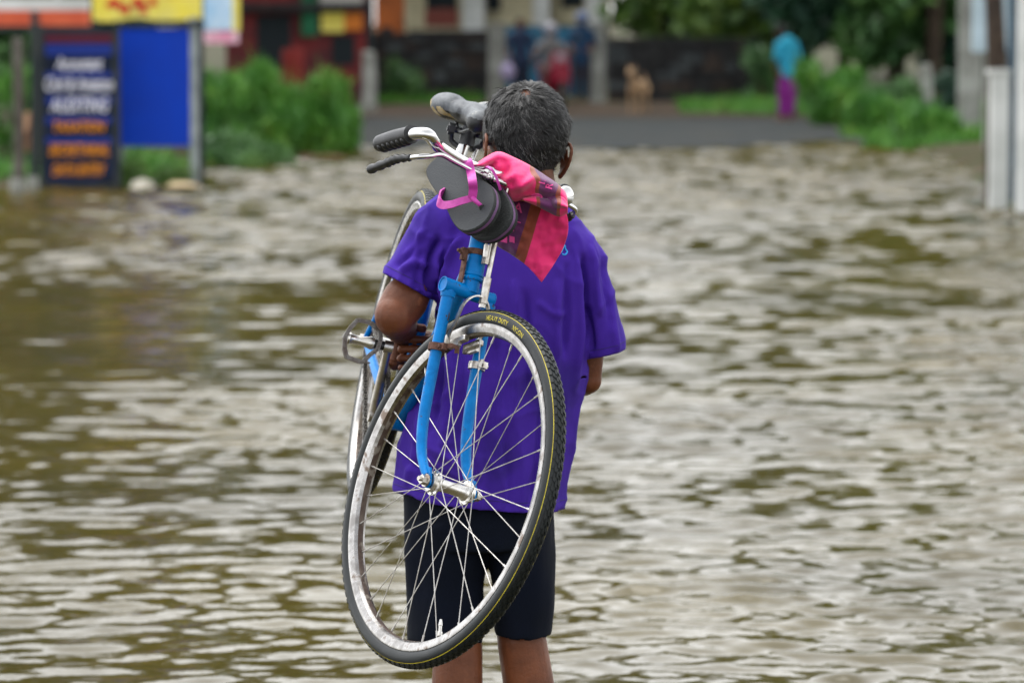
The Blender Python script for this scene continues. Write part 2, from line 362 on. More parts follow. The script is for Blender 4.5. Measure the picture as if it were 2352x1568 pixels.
def wheel(name, C, ax, top, parent, hubw, near, text=False, nsp=32, lab=None):
    ax = unit(ax); top = unit(top-ax*(top@ax)); side = np.cross(ax, top)
    def pt(th, r, w): return C+(top*math.cos(th)+side*math.sin(th))*r+ax*w
    def ring(prof, seg, mi, closed=True):
        m = MB(); n = len(prof); v = [pt(2*pi*k/seg, r, w) for k in range(seg) for r, w in prof]; f = []; mm = []
        for k in range(seg):
            for j in range(n if closed else n-1):
                j2 = (j+1) % n; k2 = (k+1) % seg; f.append((k*n+j, k*n+j2, k2*n+j2, k2*n+j)); mm.append(mi if isinstance(mi, int) else mi[j])
        m.add(v, f, mm); return m
    # rim: a C-shaped steel section, its inner faces browned with rust
    prof = [(.3125, .0150), (.3125, .0125), (.3035, .0118), (.3035, -.0118), (.3125, -.0125), (.3125, -.0150), (.3100, -.0158), (.3050, -.0150), (.2960, -.0122), (.2925, -.006), (.2905, 0), (.2925, .006), (.2960, .0122), (.3050, .0150), (.3100, .0158)]
    mi = [0, 0, 0, 0, 0, 0, 0, 0, 0, 1, 1, 0, 0, 0, 0]
    rim = obj(name, ring(prof, 160, mi), [m_rim, m_rimrust], parent, label=lab)
    # tyre with yellow line and cut tread
    CR, cr = .3235, .0172; angs = list(np.radians(np.concatenate([np.linspace(-128, -50, 9), [-46.5], np.linspace(-42, 42, 9), [46.5], np.linspace(50, 128, 9)])))
    tp = [(CR+cr*math.cos(a), cr*1.03*math.sin(a)) for a in angs]
    mi = [1 if abs(math.degrees((angs[j]+angs[j+1])/2)) > 46 and abs(math.degrees((angs[j]+angs[j+1])/2)) < 50 else 0 for j in range(len(angs)-1)]+[0]
    m = ring(tp, 180, mi); Nn = 124
    def blk(t0, t1, a0, a1, h, skew=0):
        v = []
        for hh in (-.0006, h):
            for t, a in ((t0, a0), (t1, a0), (t1+skew, a1), (t0+skew, a1)):
                rr = cr+hh; v.append(pt(t, CR+rr*math.cos(a), rr*1.03*math.sin(a)))
        m.add(v, [(4, 7, 6, 5), (0, 4, 5, 1), (1, 5, 6, 2), (2, 6, 7, 3), (3, 7, 4, 0)])
    st = 2*pi/Nn
    for k in range(Nn):
        t = k*st
        for sg in (-1, 1):
            blk(t, t+st*.62, math.radians(sg*27), math.radians(sg*43), .0017)
            blk(t+st*.5, t+st*1.08, math.radians(sg*9), math.radians(sg*24), .0021, sg*st*.3)
        blk(t+st*.1, t+st*.75, math.radians(-6), math.radians(6), .0021)
    obj('tyre', m, [m_rub, m_yel], rim)
    # hub: barrel with two flanges, axle, cones and nuts
    fl = hubw*.36; h = MB()
    h.lathe(C, ax, [(.006, -fl-.012), (.0165, -fl-.011), (.0175, -fl-.004), (.0185, -fl-.002), (.0235, -fl-.0015), (.0235, -fl+.0015), (.017, -fl+.003), (.0125, -fl+.012), (.0115, 0), (.0125, fl-.012), (.017, fl-.003), (.0235, fl-.0015), (.0235, fl+.0015), (.0185, fl+.002), (.0175, fl+.004), (.0165, fl+.011), (.006, fl+.012)], 32)
    obj('hub', h, m_alloy, rim)
    h = MB(); h.tube([C-ax*(hubw/2+.022), C+ax*(hubw/2+.022)], .0045, 12)
    for sg in (-1, 1):
        h.tube([C+ax*sg*(hubw/2-.012), C+ax*sg*(hubw/2-.002)], .009, 16)
        h.tube([C+ax*sg*(hubw/2+.0045), C+ax*sg*(hubw/2+.007)], .0125, 20); h.tube([C+ax*sg*(hubw/2+.007), C+ax*sg*(hubw/2+.016)], .0095, 6)
    obj('axle', h, m_steel, rim)
    first = None; base = MB()
    for k in range(nsp):
        sg = 1 if k % 2 else -1; th = 2*pi*k/nsp; cross = math.radians(62)*(1 if (k//2) % 2 else -1)
        a = pt(th+cross, .0205, sg*(fl+.002*(1 if (k//2) % 2 else -1))); b = pt(th, .2915, sg*.003); d = b-a; L = np.linalg.norm(d)
        sp = MB(); dd = unit(d)
        sp.tube([a, b], .00092, 6); sp.tube([b-dd*.014, b+dd*.002], .0019, 6)
        sp.ell(a+ax*sg*.001, .0022, .0022, .0022, nu=6, nv=4)
        obj('spoke', sp, m_spoke, rim)
    va = MB(); th = math.radians(192 if near else 100); d0 = pt(th, .288, 0); d1 = pt(th, .256, 0)
    va.tube([d0, d0*.75+d1*.25, d0*.7+d1*.3, d0*.4+d1*.6, d0*.38+d1*.62, d1], [.0048, .0048, .0032, .0032, .0042, .002], 10); obj('valve', va, m_alloy, rim)
    if text:
        for body, t0, sz in (('HEAVY DUTY', math.radians(text[0]), .0125), ('NYLON', math.radians(text[1]), .0125)):
            v, f = textmesh(body, sz, bold=.0001); q = MB(); pts = []
            for x, y, _ in v:
                th = t0+text[2]*x*1.05/CR; rr = y+.0005; a = math.radians(96)-rr/cr*1.0; R0 = cr+.0004
                pts.append(pt(th, CR+R0*math.cos(a), text[3]*R0*1.03*math.sin(a)))
            q.add(pts, f); obj('lettering', q, m_yel, rim, smooth=False)
    return rim
# positive angles run from "top" towards side = ax x top
fw_ = wheel('front_wheel', F_, nf, sA, bike, .100, True, text=(0, 0, 1, 1)) if False else None
sgn = 1 if (np.cross(nf, sA)@Rt) > 0 else -1
fw_ = wheel('front_wheel', F_, nf, sA, bike, .100, True, text=(sgn*14, sgn*28.5, sgn, 1), lab='upright front wheel turned half sideways with a yellow line on its tyre')
rw_ = wheel('rear_wheel', R_h, NB, uB, bike, .110, False, lab='rear wheel seen almost edge on beyond the man\'s elbow')

# frame
BBp = B(.44, -.060); SC_ = B(.275, .375)
HT0, HT1 = .418, .565
fr = MB()
fr.tube([BBp, SC_+sA*.03], .0145, 20)
fr.tube([S(0, 0, HT0), S(0, 0, HT1)], .0178, 24)
dj = S(0, 0, HT0+.045); tj = S(0, 0, HT1-.02)
fr.tube([BBp, dj], .0148, 20); fr.tube([SC_-sA*.0, tj], .0132, 20)
fr.tube([BBp-NB*.034, BBp+NB*.034], .021, 24)
for c in (-1, 1):
    fr.tube(spline([B(.0, .0, c*.058), B(.10, -.008, c*.052), B(.34, -.046, c*.030), B(.44, -.06, c*.024)], 5), [.008, .0095, .0105, .011], 14)
    fr.tube([B(.004, .006, c*.058), B(.27, .365, c*.018)], [.0065, .0075], 12)
    fr.box(B(0, 0, c*.058), eB*.014, uB*.012, NB*.0022)
fr.tube([B(.36, -.048, -.03), B(.36, -.048, .03)], .007, 10); fr.tube([B(.19, .265, -.028), B(.19, .265, .028)], .006, 10)
for q, d in ((dj, BBp-dj), (tj, SC_-tj)): fr.tube([q+unit(d)*.012, q+unit(d)*.042], [.0185, .0158], 20)
for t in (HT0, HT1-.028): fr.tube([S(0, 0, t), S(0, 0, t+.022)], .0197, 24)
fr.tube([SC_-sA*.012, SC_+sA*.035], .0168, 20)
frame = obj('frame', fr, m_blue, bike)
# fork
fk = MB(); t_c = .383; hw = .050
ct = [S(-.051, 0, t_c), S(.060, 0, t_c)]
fk.tube(ct, .0138, 24, caps=False)
for sg in (-1, 1):
    e_ = S(.060 if sg > 0 else -.051, 0, t_c)
    fk.lathe(e_, nf*sg, [(.0138, 0), (.0148, .0003), (.0146, .0018), (.0128, .0018), (.0122, -.0005), (.0120, -.012), (.0001, -.012)], 24)
    path = spline([S(sg*.046, 0, t_c-.004), S(sg*.047, 0, .30), S(sg*.0485, .001, .20), S(sg*.050, .006, .12), S(sg*.051, .022, .06), S(sg*.0515, .045, .024), S(sg*.0515, .058, .010)], 5)
    fk.tube(path, list(np.interp(np.linspace(0, 1, len(path)), [0, .5, .8, 1], [.0114, .0109, .0090, .0072])), 18)
    fk.tube([S(sg*.046, 0, t_c-.012), S(sg*.046, 0, t_c-.022)], [.0150, .0132], 18)
    fk.prism([S(sg*.0495, .063+x, y) for x, y in ((-.010, -.004), (-.007, -.012), (.004, -.014), (.012, -.006), (.010, .008), (.002, .026), (-.010, .028), (-.012, .012))], nf*sg*.0035)
fk.tube([S(0, 0, t_c), S(0, 0, HT0-.006)], [.0175, .0165], 24)
fork = obj('fork', fk, m_blue, bike)
cu = MB(); cu.lathe(S(0, 0, HT0-.012), sA, [(.012, 0), (.0205, 0), (.0218, .003), (.0205, .006), (.0192, .008), (.0210, .010), (.0210, .013), (.0150, .015)], 28); obj('headset_cup', cu, m_blue, fork)
hd = MB(); hd.lathe(S(0, 0, HT0+.037), sA, [(.016, 0), (.0215, 0), (.0222, .004), (.0215, .011), (.016, .011)], 28)
hd.box(S(.030, .004, HT0+.032), nf*.006, pf*.004, sA*.012); hd.tube([S(.022, .004, HT0+.036), S(.046, .004, HT0+.036)], .0032, 8); hd.tube([S(.035, .004, HT0+.036), S(.040, .004, HT0+.036)], .006, 6)
hd.box(S(.026, .002, HT0+.005), nf*.0015, pf*.007, sA*.028)
obj('lamp_bracket', hd, m_rust, frame)
# stem and handlebar
st = MB(); st.lathe(S(0, 0, HT1+.001), sA, [(.010, 0), (.0205, 0), (.021, .006), (.0185, .010), (.0185, .016), (.012, .018)], 24)
st.tube([S(0, 0, HT1), S(0, 0, .612)], .0112, 18); st.tube([S(0, -.008, .604), S(0, .026, .610)], .014, 16)
KU = .612; KF = .020
st.tube([S(-.026, KF, KU), S(.026, KF, KU)], .0165, 20); st.tube([S(0, 0, .62), S(0, 0, .63)], .008, 6); obj('stem', st, m_chrome, bike)
hb = MB(); side = [(.0, 0, 0), (.06, .0, 0), (.11, .014, .001), (.16, .032, .004), (.188, .056, .003), (.210, .066, .008), (.221, .035, .0085), (.224, -.02, .006), (.226, -.068, .002)]
sideR = [(.06, 0, 0), (.10, .002, 0), (.135, .008, 0), (.154, .010, -.001), (.163, -.012, -.003), (.166, -.055, -.007), (.168, -.100, -.011)]   # the far half has been bent inwards
pts = [S(-l, KF+f, KU+u) for l, f, u in sideR[::-1]]+[S(l, KF+f, KU+u) for l, f, u in side]
hp = spline(pts, 6); hb.tube(hp, .0118, 20); hbar = obj('handlebar', hb, m_chrome, bike)
for sg in (-1, 1):
    gp = [S(sg*l, KF+f, KU+u) for l, f, u in (((.2217, .030, .0085), (.224, -.02, .006), (.2265, -.072, .0015)) if sg > 0 else ((.1645, -.018, -.004), (.1665, -.06, -.0075), (.1685, -.118, -.013)))]; gp = spline(gp, 16); g = MB()
    n = len(gp); rr = []
    for i in range(n):
        t = i/(n-1); base = .0158+.0012*math.sin(pi*t)
        rr.append(base if .05 < t < .95 else (.0178 if t <= .05 else .0145))
    g.tube(gp, rr, 20)
    Tg = unit(gp[-1]-gp[0])
    for k in range(6):                                   # finger ridges on the underside
        c = gp[0]*(1-(k+.9)/7)+gp[-1]*((k+.9)/7)-sA*.0105
        g.ell(c, .0078, .0135, .0082, X=Tg, Y=unit(np.cross(Tg, sA)), Z=unit(np.cross(np.cross(Tg, sA), Tg)), nu=14, nv=8)
    obj('grip', g, m_black, hbar)
bl = MB(); side = [(.012, .030, -.018), (.06, .022, -.014), (.11, .026, -.012), (.155, .040, -.012), (.19, .056, -.027), (.216, .058, -.037), (.226, .03, -.040)]
lvR = [(.012, .030, -.018), (.06, .022, -.014), (.10, .020, -.010), (.145, .020, -.010), (.178, .014, -.014), (.187, -.01, -.020)]
pts = [S(-l, KF+f, KU+u) for l, f, u in lvR[::-1]]+[S(l, KF+f, KU+u) for l, f, u in side]
bl.tube(spline(pts, 6), .0047, 12)
for sg in (-1, 1):
    bl.tube([S(sg*.035, KF+.026, KU-.016), S(sg*.035, KF, KU)], .004, 8); bl.ell(S(sg*.035, KF+.028, KU-.016), .0075, .0075, .0075, nu=12, nv=8)
    bl.tube([S(sg*.022, KF+.029, KU-.018), S(sg*.030, KF+.029, KU-.018)], .009, 12)
lev = obj('brake_lever', bl, m_chrome, bike)
for sg in (-1, 1):
    gp = spline([S(sg*l, KF+f, KU+u) for l, f, u in (((.2235, .046, -.0395), (.229, .01, -.039), (.2315, -.02, -.044), (.234, -.070, -.051)) if sg > 0 else ((.1865, -.005, -.019), (.188, -.03, -.026), (.188, -.06, -.034), (.186, -.10, -.042)))], 12); g = MB()
    n = len(gp); g.tube(gp, [(.0062+.0022*min(1, i/n*3)+.0011*math.sin(i*1.15), .0065+.002*min(1, i/n*3)) for i in range(n)], 14); g.ell(gp[-1], .0088, .0088, .0088, nu=12, nv=8)
    obj('lever_grip', g, m_black, lev)
be = MB(); bc = S(-.146, KF+.018, KU+.004); bd = unit(V(.72, .10, .68))
be.lathe(bc, bd, [(.0195, 0), (.0195, .003), (.0175, .008), (.012, .012), (.006, .0135), (.0001, .014)], 28); bell = obj('bell', be, m_chrome, bike)
be = MB(); be.lathe(bc, -bd, [(.0001, -.002), (.0225, -.002), (.0235, .004), (.021, .014), (.012, .018), (.0001, .018)], 24); be.tube([bc-bd*.012, S(-.142, KF+.008, KU)], .007, 10); obj('bell_base', be, m_black, bell)
# brake rods and stirrup
br = MB(); br.tube([S(-.010, KF+.030, KU-.018), S(-.006, .032, .50), S(-.006, .032, .44)], .0028, 10)
br.tube([S(.010, .036, .52), S(.004, .036, .456)], .0026, 8); br.tube([S(.004, .036, .472), S(.003, .036, .448)], .0058, 10)
br.box(S(.0, .034, .446), nf*.004, pf*.006, sA*.010)
br.tube([S(-.016, .032, .58), S(-.012, .034, .385)], .0050, 12); br.tube([S(-.012, .034, .412), S(-.012, .034, .362)], .0082, 14); br.tube([S(-.012, .034, .362), S(-.012, .034, .354)], .0062, 6)
obj('brake_rod', br, m_steel, bike)
sp_ = MB(); arch = []
for a in np.linspace(-90, 90, 15): arch.append(S(.0310*math.sin(math.radians(a))-.002, .036-.010*(1-math.cos(math.radians(a))), .336+.037*math.cos(math.radians(a))))
tail = lambda sg: [S(sg*.0330-.002, .020, .312), S(sg*.0310, .006, .290), S(sg*.0215, -.002, .272)]
path = tail(-1)[::-1]+arch+tail(1)
sp_.ribbon(spline(path, 3), [pf*1.0]*1 if False else pf, .0085, .0030); stp = obj('stirrup_brake', sp_, m_steel, bike)
for sg in (-1, 1):
    q = MB(); rd = unit(S(0, .016, .295)-F_); tg = np.cross(nf, rd); c0 = F_+rd*.285+nf*sg*.0165
    q.box(c0+tg*sgn*.006, tg*.024, nf*.0065, rd*.0062, bev=.002); q.box(c0+nf*sg*.004-rd*.008, tg*.014, nf*.004, rd*.004)
    q.tube([c0-rd*.010-tg*sgn*.02, c0+rd*.006-tg*sgn*.02], .0055, 8)
    obj('brake_pad', q, m_steel, stp)
    q = MB(); cc = S(sg*.0475, 0, .262 if sg > 0 else .252); q.lathe(cc-sA*.007, sA, [(.0128, 0), (.0162, 0), (.0168, .007), (.0162, .014), (.0128, .014)], 22)
    q.box(cc+pf*.020, nf*.005, pf*.009, sA*.006); q.ribbon([cc+pf*.022, cc+pf*.034-nf*sg*.010+sA*.004, cc+pf*.040-nf*sg*.018+sA*.002, cc+pf*.040-nf*sg*.020-sA*.009], sA, .009, .0025)
    q.tube([cc+pf*.020-nf*.010, cc+pf*.020+nf*.010], .0042, 8)
    obj('fork_clip', q, m_rust if sg > 0 else m_steel, fork)
# drivetrain
cr = MB(); CRN = .050
cr.lathe(BBp+NB*(CRN-.002), NB, [(.092, 0), (.092, .003), (.078, .003), (.078, 0)], 48, closed=True)
for k in range(46):
    a = 2*pi*k/46; d = eB*math.cos(a)+uB*math.sin(a); t = np.cross(NB, d); cr.box(BBp+NB*(CRN-.0005)+d*.094, d*.003, t*.003, NB*.0013)
for k in range(5):
    a = 2*pi*k/5+.3; d = eB*math.cos(a)+uB*math.sin(a); t = np.cross(NB, d); cr.box(BBp+NB*CRN+d*.05, d*.032, t*.007, NB*.002)
cr.tube([BBp+NB*(CRN-.012), BBp+NB*(CRN+.006)], .02, 20); ring = obj('chainring', cr, m_grease, bike)
cdir = unit(uB*.97+eB*.26); E1 = BBp+cdir*.158+NB*.066
q = MB(); q.tube([BBp+NB*.054, BBp+cdir*.03+NB*.060, E1], [.0135, .0095, .0080], 14); q.tube([E1-NB*.009, E1+NB*.009], .0125, 16); q.tube([BBp+NB*.044, BBp+NB*.066], .0155, 18); crk = obj('crank', q, m_steel, bike)
E2 = BBp-cdir*.165-NB*.066
q = MB(); q.tube([BBp-NB*.054, E2], [.0125, .0080], 14); q.tube([E2-NB*.009, E2+NB*.009], .0125, 16); q.tube([BBp-NB*.044, BBp-NB*.066], .0155, 18); crk2 = obj('crank', q, m_steel, bike)
m_cage = mat('dull_pedal_cage', (.14, .13, .12), .45, .5, c2=(.08, .06, .05), scale=60, lo=.4, hi=.6)
def pedal(E, sd):
    X = NB*sd; q = MB(); nz = V(-.05, .10, 1); nz = unit(nz-X*(nz@X)); Yp = unit(np.cross(nz, X)); Yp = Yp if Yp[2] > 0 else -Yp
    o = [(.0195, .010), (.026, .030), (.047, .039), (.073, .039), (.0845, .020), (.091, 0), (.087, -.0227), (.079, -.039), (.047, -.043), (.033, -.0227), (.022, -.010)]
    for z in (-.012, .012):
        o_ = [E+X*a+Yp*b+nz*z for a, b in o]; path = [o_[i]*(1-w)+o_[(i+1) % len(o_)]*w for i in range(len(o_)) for w in (0.08, .36, .64, .92)]
        q.ribbon(path, nz, .004 if z < 0 else .0075, .0085 if z > 0 else .005, closed=True)
        for k in range(1, len(path), 2):
            q.ell(path[k]+nz*(.0034 if z > 0 else -.002), .0018, .0018, .0018, nu=8, nv=5)
    for b in (.040, -.042): q.ribbon([E+X*.030+Yp*b*.95, E+X*.058+Yp*b], nz, .024, .002)
    p_ = obj('pedal', q, m_cage, bike); q = MB()
    q.tube([E+X*.030, E+X*.036, E+X*.044, E+X*.062, E+X*.078, E+X*.080, E+X*.084], [.012, .0135, .011, .0085, .0105, .0125, .012], 18); obj('pedal_barrel', q, m_alloy, p_)
    q = MB(); q.tube([E+X*.008, E+X*.030], .0095, 16); obj('dust_cap', q, m_black, p_)
pedal(E1, 1); pedal(E2, -1)
# chain and sprocket
rb, rc_ = .094, .036; cc0 = BBp+NB*CRN; cc1 = R_h+NB*CRN; dv = cc0-cc1; dv -= NB*(dv@NB); D = np.linalg.norm(dv); dx = dv/D; dy = np.cross(NB, dx); dy = dy if dy@uB > 0 else -dy
al = math.asin((rb-rc_)/D); loop = []
for a in np.linspace(pi/2+al, -pi/2-al, 24): loop.append(cc0+(dx*math.cos(a)+dy*math.sin(a))*rb)
for a in np.linspace(-pi/2-al, -3*pi/2+al, 14): loop.append(cc1+(dx*math.cos(a)+dy*math.sin(a))*rc_)
loop = np.array(loop+[loop[0]]); seg = np.linalg.norm(np.diff(loop, axis=0), axis=1); cum = np.r_[0, np.cumsum(seg)]; n = int(cum[-1]/.0127)
q = MB()
for k in range(n):
    s0 = cum[-1]*k/n; s1 = cum[-1]*(k+1)/n; a, b = [A(*[np.interp(s, cum, loop[:, i]) for i in range(3)]) for s in (s0, s1)]
    d = (b-a)/2; w = np.cross(NB, unit(d)); hwk = .0042 if k % 2 else .0030
    for sg in (-1, 1): q.box((a+b)/2+NB*sg*hwk, d*1.25, w*.0040, NB*.0006)
    q.tube([a-NB*.003, a+NB*.003], .0032, 6)
obj('chain', q, m_grease, bike)
q = MB(); q.lathe(cc1, NB, [(.012, -.004), (.034, -.0015), (.034, .0015), (.012, .004)], 24, closed=True); obj('sprocket', q, m_grease, bike)
# seat post, saddle
SP0 = SC_+sA*.03; 
su = unit(SC_+sA*.03-BBp); SPT = SC_+su*.150-NB*.020
q = MB(); q.tube([SP0-su*.02, SPT], .0125, 20); q.tube([SP0+su*.02-NB*.03+eB*.0, SPT-su*.03-NB*.024], .0045, 10); obj('seat_post', q, m_chrome, bike)
q = MB(); q.tube([SPT-su*.028, SPT+su*.012], .0165, 16); cS = SPT+su*.0
q.tube([cS-NB*.046, cS+NB*.046], .0065, 10); q.tube([cS+NB*.030, cS+NB*.043], .0125, 6); q.tube([cS-NB*.043, cS-NB*.030], .0125, 6)
for sg in (-1, 1):
    q.tube(spline([cS+NB*sg*.022-eB*.10+su*.02, cS+NB*sg*.022-eB*.04+su*.004, cS+NB*sg*.022+eB*.04+su*.004, cS+NB*sg*.015+eB*.10+su*.02, cS+eB*.135+su*.035], 4), .0035, 8)
    q.tube(spline([cS+NB*sg*.035, cS+NB*sg*.03-eB*.015-su*.025, cS+NB*sg*.012-eB*.01-su*.035], 4), .006, 8)
sad_c = SPT+su*.026+eB*.01
sm = MB()
ef = unit(eB-su*(eB@su)); ef = unit(ef*math.cos(.24)-su*math.sin(.24)); s3 = np.cross(ef, NB); s3 = s3 if s3@su > 0 else -s3
def T3(a, b, c): return sad_c+ef*a*.92+NB*b*.82+s3*c*.9       # along, to the rider's right, up
for sg in (-1, 1):
    sm.ell(T3(-.075, sg*.052, .022), .056, .042, .028, X=ef, Y=NB, Z=s3)
    sm.ell(T3(-.03, sg*.026, .020), .066, .029, .022, X=ef, Y=NB, Z=s3)
sm.tube(spline([T3(-.08, 0, .014), T3(0, 0, .016), T3(.06, 0, .014), T3(.112, 0, .004)], 5), [(.045, .026), (.034, .027), (.026, .025), (.0235, .023)], 20, ref=NB)
sm.ell(T3(.112, 0, .004), .026, .0245, .024, X=ef, Y=NB, Z=s3)
me = evalmesh(sm, [('REMESH', dict(mode='VOXEL', voxel_size=.003)), ('SMOOTH', dict(factor=.6, iterations=6))])
m_sad = mat('worn_saddle_cover', lin(48, 52, 58), .6, c2=lin(104, 108, 111), scale=22, bump=.0012, bscale=70, c3=lin(158, 156, 148), lo=.4, hi=.62, stretch=(1, .6, 1))
m_foam = mat('bare_foam', lin(160, 138, 84), .9, c2=lin(176, 162, 130), scale=80, bump=.001, bscale=150)
m_blk2 = mat('saddle_black', lin(16, 19, 22), .5, c2=lin(32, 35, 38), scale=40, bump=.0005, bscale=100)
ms = []
for p in me.polygons:
    d = np.array(p.center)-sad_c; a, b, c = d@ef, d@NB, d@s3; nz = noise.noise(Vector(d)*38)
    mi = 0
    if c < .008+nz*.004: mi = 2
    hole = lambda a0, c0, ra, rc: ((a-a0)/ra)**2+((c-c0)/rc)**2 < 1+nz*.9
    if b > .030 and (hole(-.085, .018, .034, .012) or hole(-.052, .004, .009, .011) or hole(-.030, .004, .008, .010)): mi = 1
    if abs(b) < .012+nz*.01 and -.09 < a < -.04 and c > .022: mi = 1
    ms.append(mi)
me.polygons.foreach_set('material_index', np.array(ms, dtype=np.int32))
saddle = obj('saddle', me, [m_sad, m_foam, m_blk2], bike, label='worn grey saddle with torn cover and bare yellow foam')
obj('saddle_clamp', q, m_blk2, saddle)

# ------------------------------------------------------------------ the man carrying it
YM = 7.72
m_skin = mat('skin', lin(108, 61, 36), .5, c2=lin(86, 47, 27), scale=16, bump=.0009, bscale=170, c3=lin(124, 74, 45), spec=.3, lo=.35, hi=.62)
def bl(mbx, path, r, ref=None, n=6, seg=20, cap=True):
    pp = spline(path, n); rr = r if np.isscalar(r) else (np.array([np.interp(np.linspace(0, 1, len(pp)), np.linspace(0, 1, len(r)), np.array([q if hasattr(q, '__len__') else (q, q) for q in r], float)[:, k]) for k in range(2)]).T)
    mbx.tube(pp, rr, seg, ref=ref)
    if cap:
        for e in (0, -1):
            a, b = (rr, rr) if np.isscalar(rr) else rr[e]; mbx.ell(pp[e], min(a, b), min(a, b), min(a, b), nu=14, nv=9)
body = MB()
hc = P(1207, 300, YM); hu = unit(A(math.sin(math.radians(5)), .10, 1)); yaw = math.radians(-14)
hf = A(math.sin(yaw), math.cos(yaw), 0); hf = unit(hf-hu*(hf@hu)); hr = np.cross(hf, hu)
def H(r, f, u): return hc+hr*r+hf*f+hu*u
body.ell(H(0, -.004, 0), .0775, .0945, .090, X=hr, Y=hf, Z=hu, nu=28, nv=18)
body.ell(H(0, .030, -.050), .060, .062, .066, X=hr, Y=hf, Z=hu)
body.ell(H(0, .058, -.098), .030, .026, .024, X=hr, Y=hf, Z=hu)                       # chin
for sg in (-1, 1):
    body.ell(H(sg*.045, .045, -.040), .020, .025, .026, X=hr, Y=hf, Z=hu)              # cheek
    body.ell(H(sg*.046, .010, -.085), .016, .034, .020, X=hr, Y=hf, Z=hu)              # jaw corner
    body.ell(H(sg*.034, .078, .002), .022, .012, .009, X=hr, Y=hf, Z=hu)               # brow
    # ear: outer rim, bowl and lobe
    ec = H(sg*.078, .0, -.052); ex = unit(hr*sg*.5-hf*.85)
    rim_ = spline([ec+hf*.010+hu*.004, ec+hf*.008+hu*.026+ex*.006, ec-hf*.008+hu*.034+ex*.014, ec-hf*.022+hu*.022+ex*.020, ec-hf*.022-hu*.002+ex*.018, ec-hf*.010-hu*.022+ex*.010, ec+hf*.002-hu*.034+ex*.002], 5)
    body.tube(rim_, [.0042, .0046, .0046, .0044, .0044, .0052, .0062], 10)
    body.ell(ec-hf*.006+ex*.007-hu*.001, .021, .008, .031, X=unit(hf*.85-ex*.5), Y=ex, Z=hu, nu=14, nv=10)
    body.ell(ec+hf*.001-hu*.030+ex*.002, .0085, .0065, .011, X=hf, Y=ex, Z=hu, nu=10, nv=8)
body.tube([H(0, .088, .0), H(0, .100, -.022), H(0, .112, -.042), H(0, .094, -.050)], [.009, .011, .014, .010], 14)   # nose
for sg in (-1, 1): body.ell(H(sg*.012, .098, -.044), .009, .010, .008, X=hr, Y=hf, Z=hu, nu=10, nv=8)
body.ell(H(0, .090, -.068), .024, .009, .0055, X=hr, Y=hf, Z=hu); body.ell(H(0, .088, -.078), .021, .009, .0065, X=hr, Y=hf, Z=hu)
nb = P(1216, 470, YM+.01); bl(body, [H(0, -.014, -.055), H(.006, -.012, -.10), nb+A(.0, .0, -.01)], [(.054, .056), (.058, .057), (.068, .064)], seg=24)
# torso under the shirt, hips, legs, feet
def ring_path(lst): return [P((a+b)/2, y, Y_) for a, b, y, Y_, d in lst], [((b-a)/2/FP*YM, d) for a, b, y, Y_, d in lst]
tor = [(1085, 1290, 500, YM, .075), (1010, 1330, 600, YM, .098), (1015, 1325, 740, YM+.01, .105), (1000, 1310, 900, YM+.03, .105), (965, 1275, 1080, YM+.02, .112), (950, 1262, 1180, YM+.02, .118)]
pth, rr = ring_path(tor); bl(body, pth, rr, ref=A(1, 0, 0), cap=False, seg=30)
shL, shR = P(1004, 560, YM+.006), P(1335, 612, YM+.02)
bl(body, [P(1060, 575, YM), shL], [.050, .044]); bl(body, [P(1280, 600, YM), shR], [.054, .046])
elL, elR = P(907, 722, YM-.04), P(1350, 872, YM+.03)
wrL = P(944, 775, YM+.235)
bl(body, [shL, shL*.5+elL*.5+A(.004, .008, 0), elL+A(.002, .002, .0)], [.036, .031, .036, .047, .043]); 
bl(body, [elL+A(.0, -.006, -.002), elL*.65+wrL*.35+A(-.0, 0, -.006), wrL], [(.042, .043), (.038, .040), (.031, .033), (.024, .024)], ref=A(1, 0, 0))
wrR = P(1316, 866, YM+.27)
bl(body, [shR, shR*.5+elR*.5+A(.006, 0, 0), elR], [.044, .037, .027]); bl(body, [elR, elR*.6+wrR*.4+A(0, 0, -.004), wrR], [.029, .032, .024])
zg = -.075
hipL, hipR = P(1036, 1170, YM+.02), P(1172, 1165, YM+.02)
knL, knR = P(1052, 1480, YM-.012), P(1197, 1462, YM+.02)
anL = A(knL[0]+.003, YM-.01, zg+.075); anR = A(knR[0]+.060, YM+.06, zg+.075)
for hp_, kn, an, sg in ((hipL, knL, anL, -1), (hipR, knR, anR, 1)):
    bl(body, [hp_, hp_*.5+kn*.5+A(sg*.014, .008, 0), kn], [.078, .058, .050], seg=24)
    ca = kn*.62+an*.38+A(.001*sg, -.016, 0)
    bl(body, [kn, kn*.8+an*.2+A(.002*sg, -.010, 0), ca, kn*.3+an*.7+A(0, -.004, 0), an], [(.050, .053), (.052, .052), (.054, .056), (.040, .040), (.031, .033)], seg=22)
    body.ell(an+A(0, -.028, -.048), .030, .034, .026)
    bl(body, [an+A(0, -.01, -.035), an+A(.004*sg, .07, -.048), an+A(.008*sg, .135, -.062)], [(.030, .030), (.040, .026), (.040, .016)], ref=A(1, 0, 0))
    for t in range(5):
        tc = an+A(sg*(-.026+.015*t)+.01*sg, .150-.007*t, -.066); bl(body, [tc, tc+A(0, .022, -.002)], .0095 if t else .012, seg=10)
me = evalmesh(body, [('REMESH', dict(mode='VOXEL', voxel_size=.0036)), ('SMOOTH', dict(factor=.55, iterations=4))])
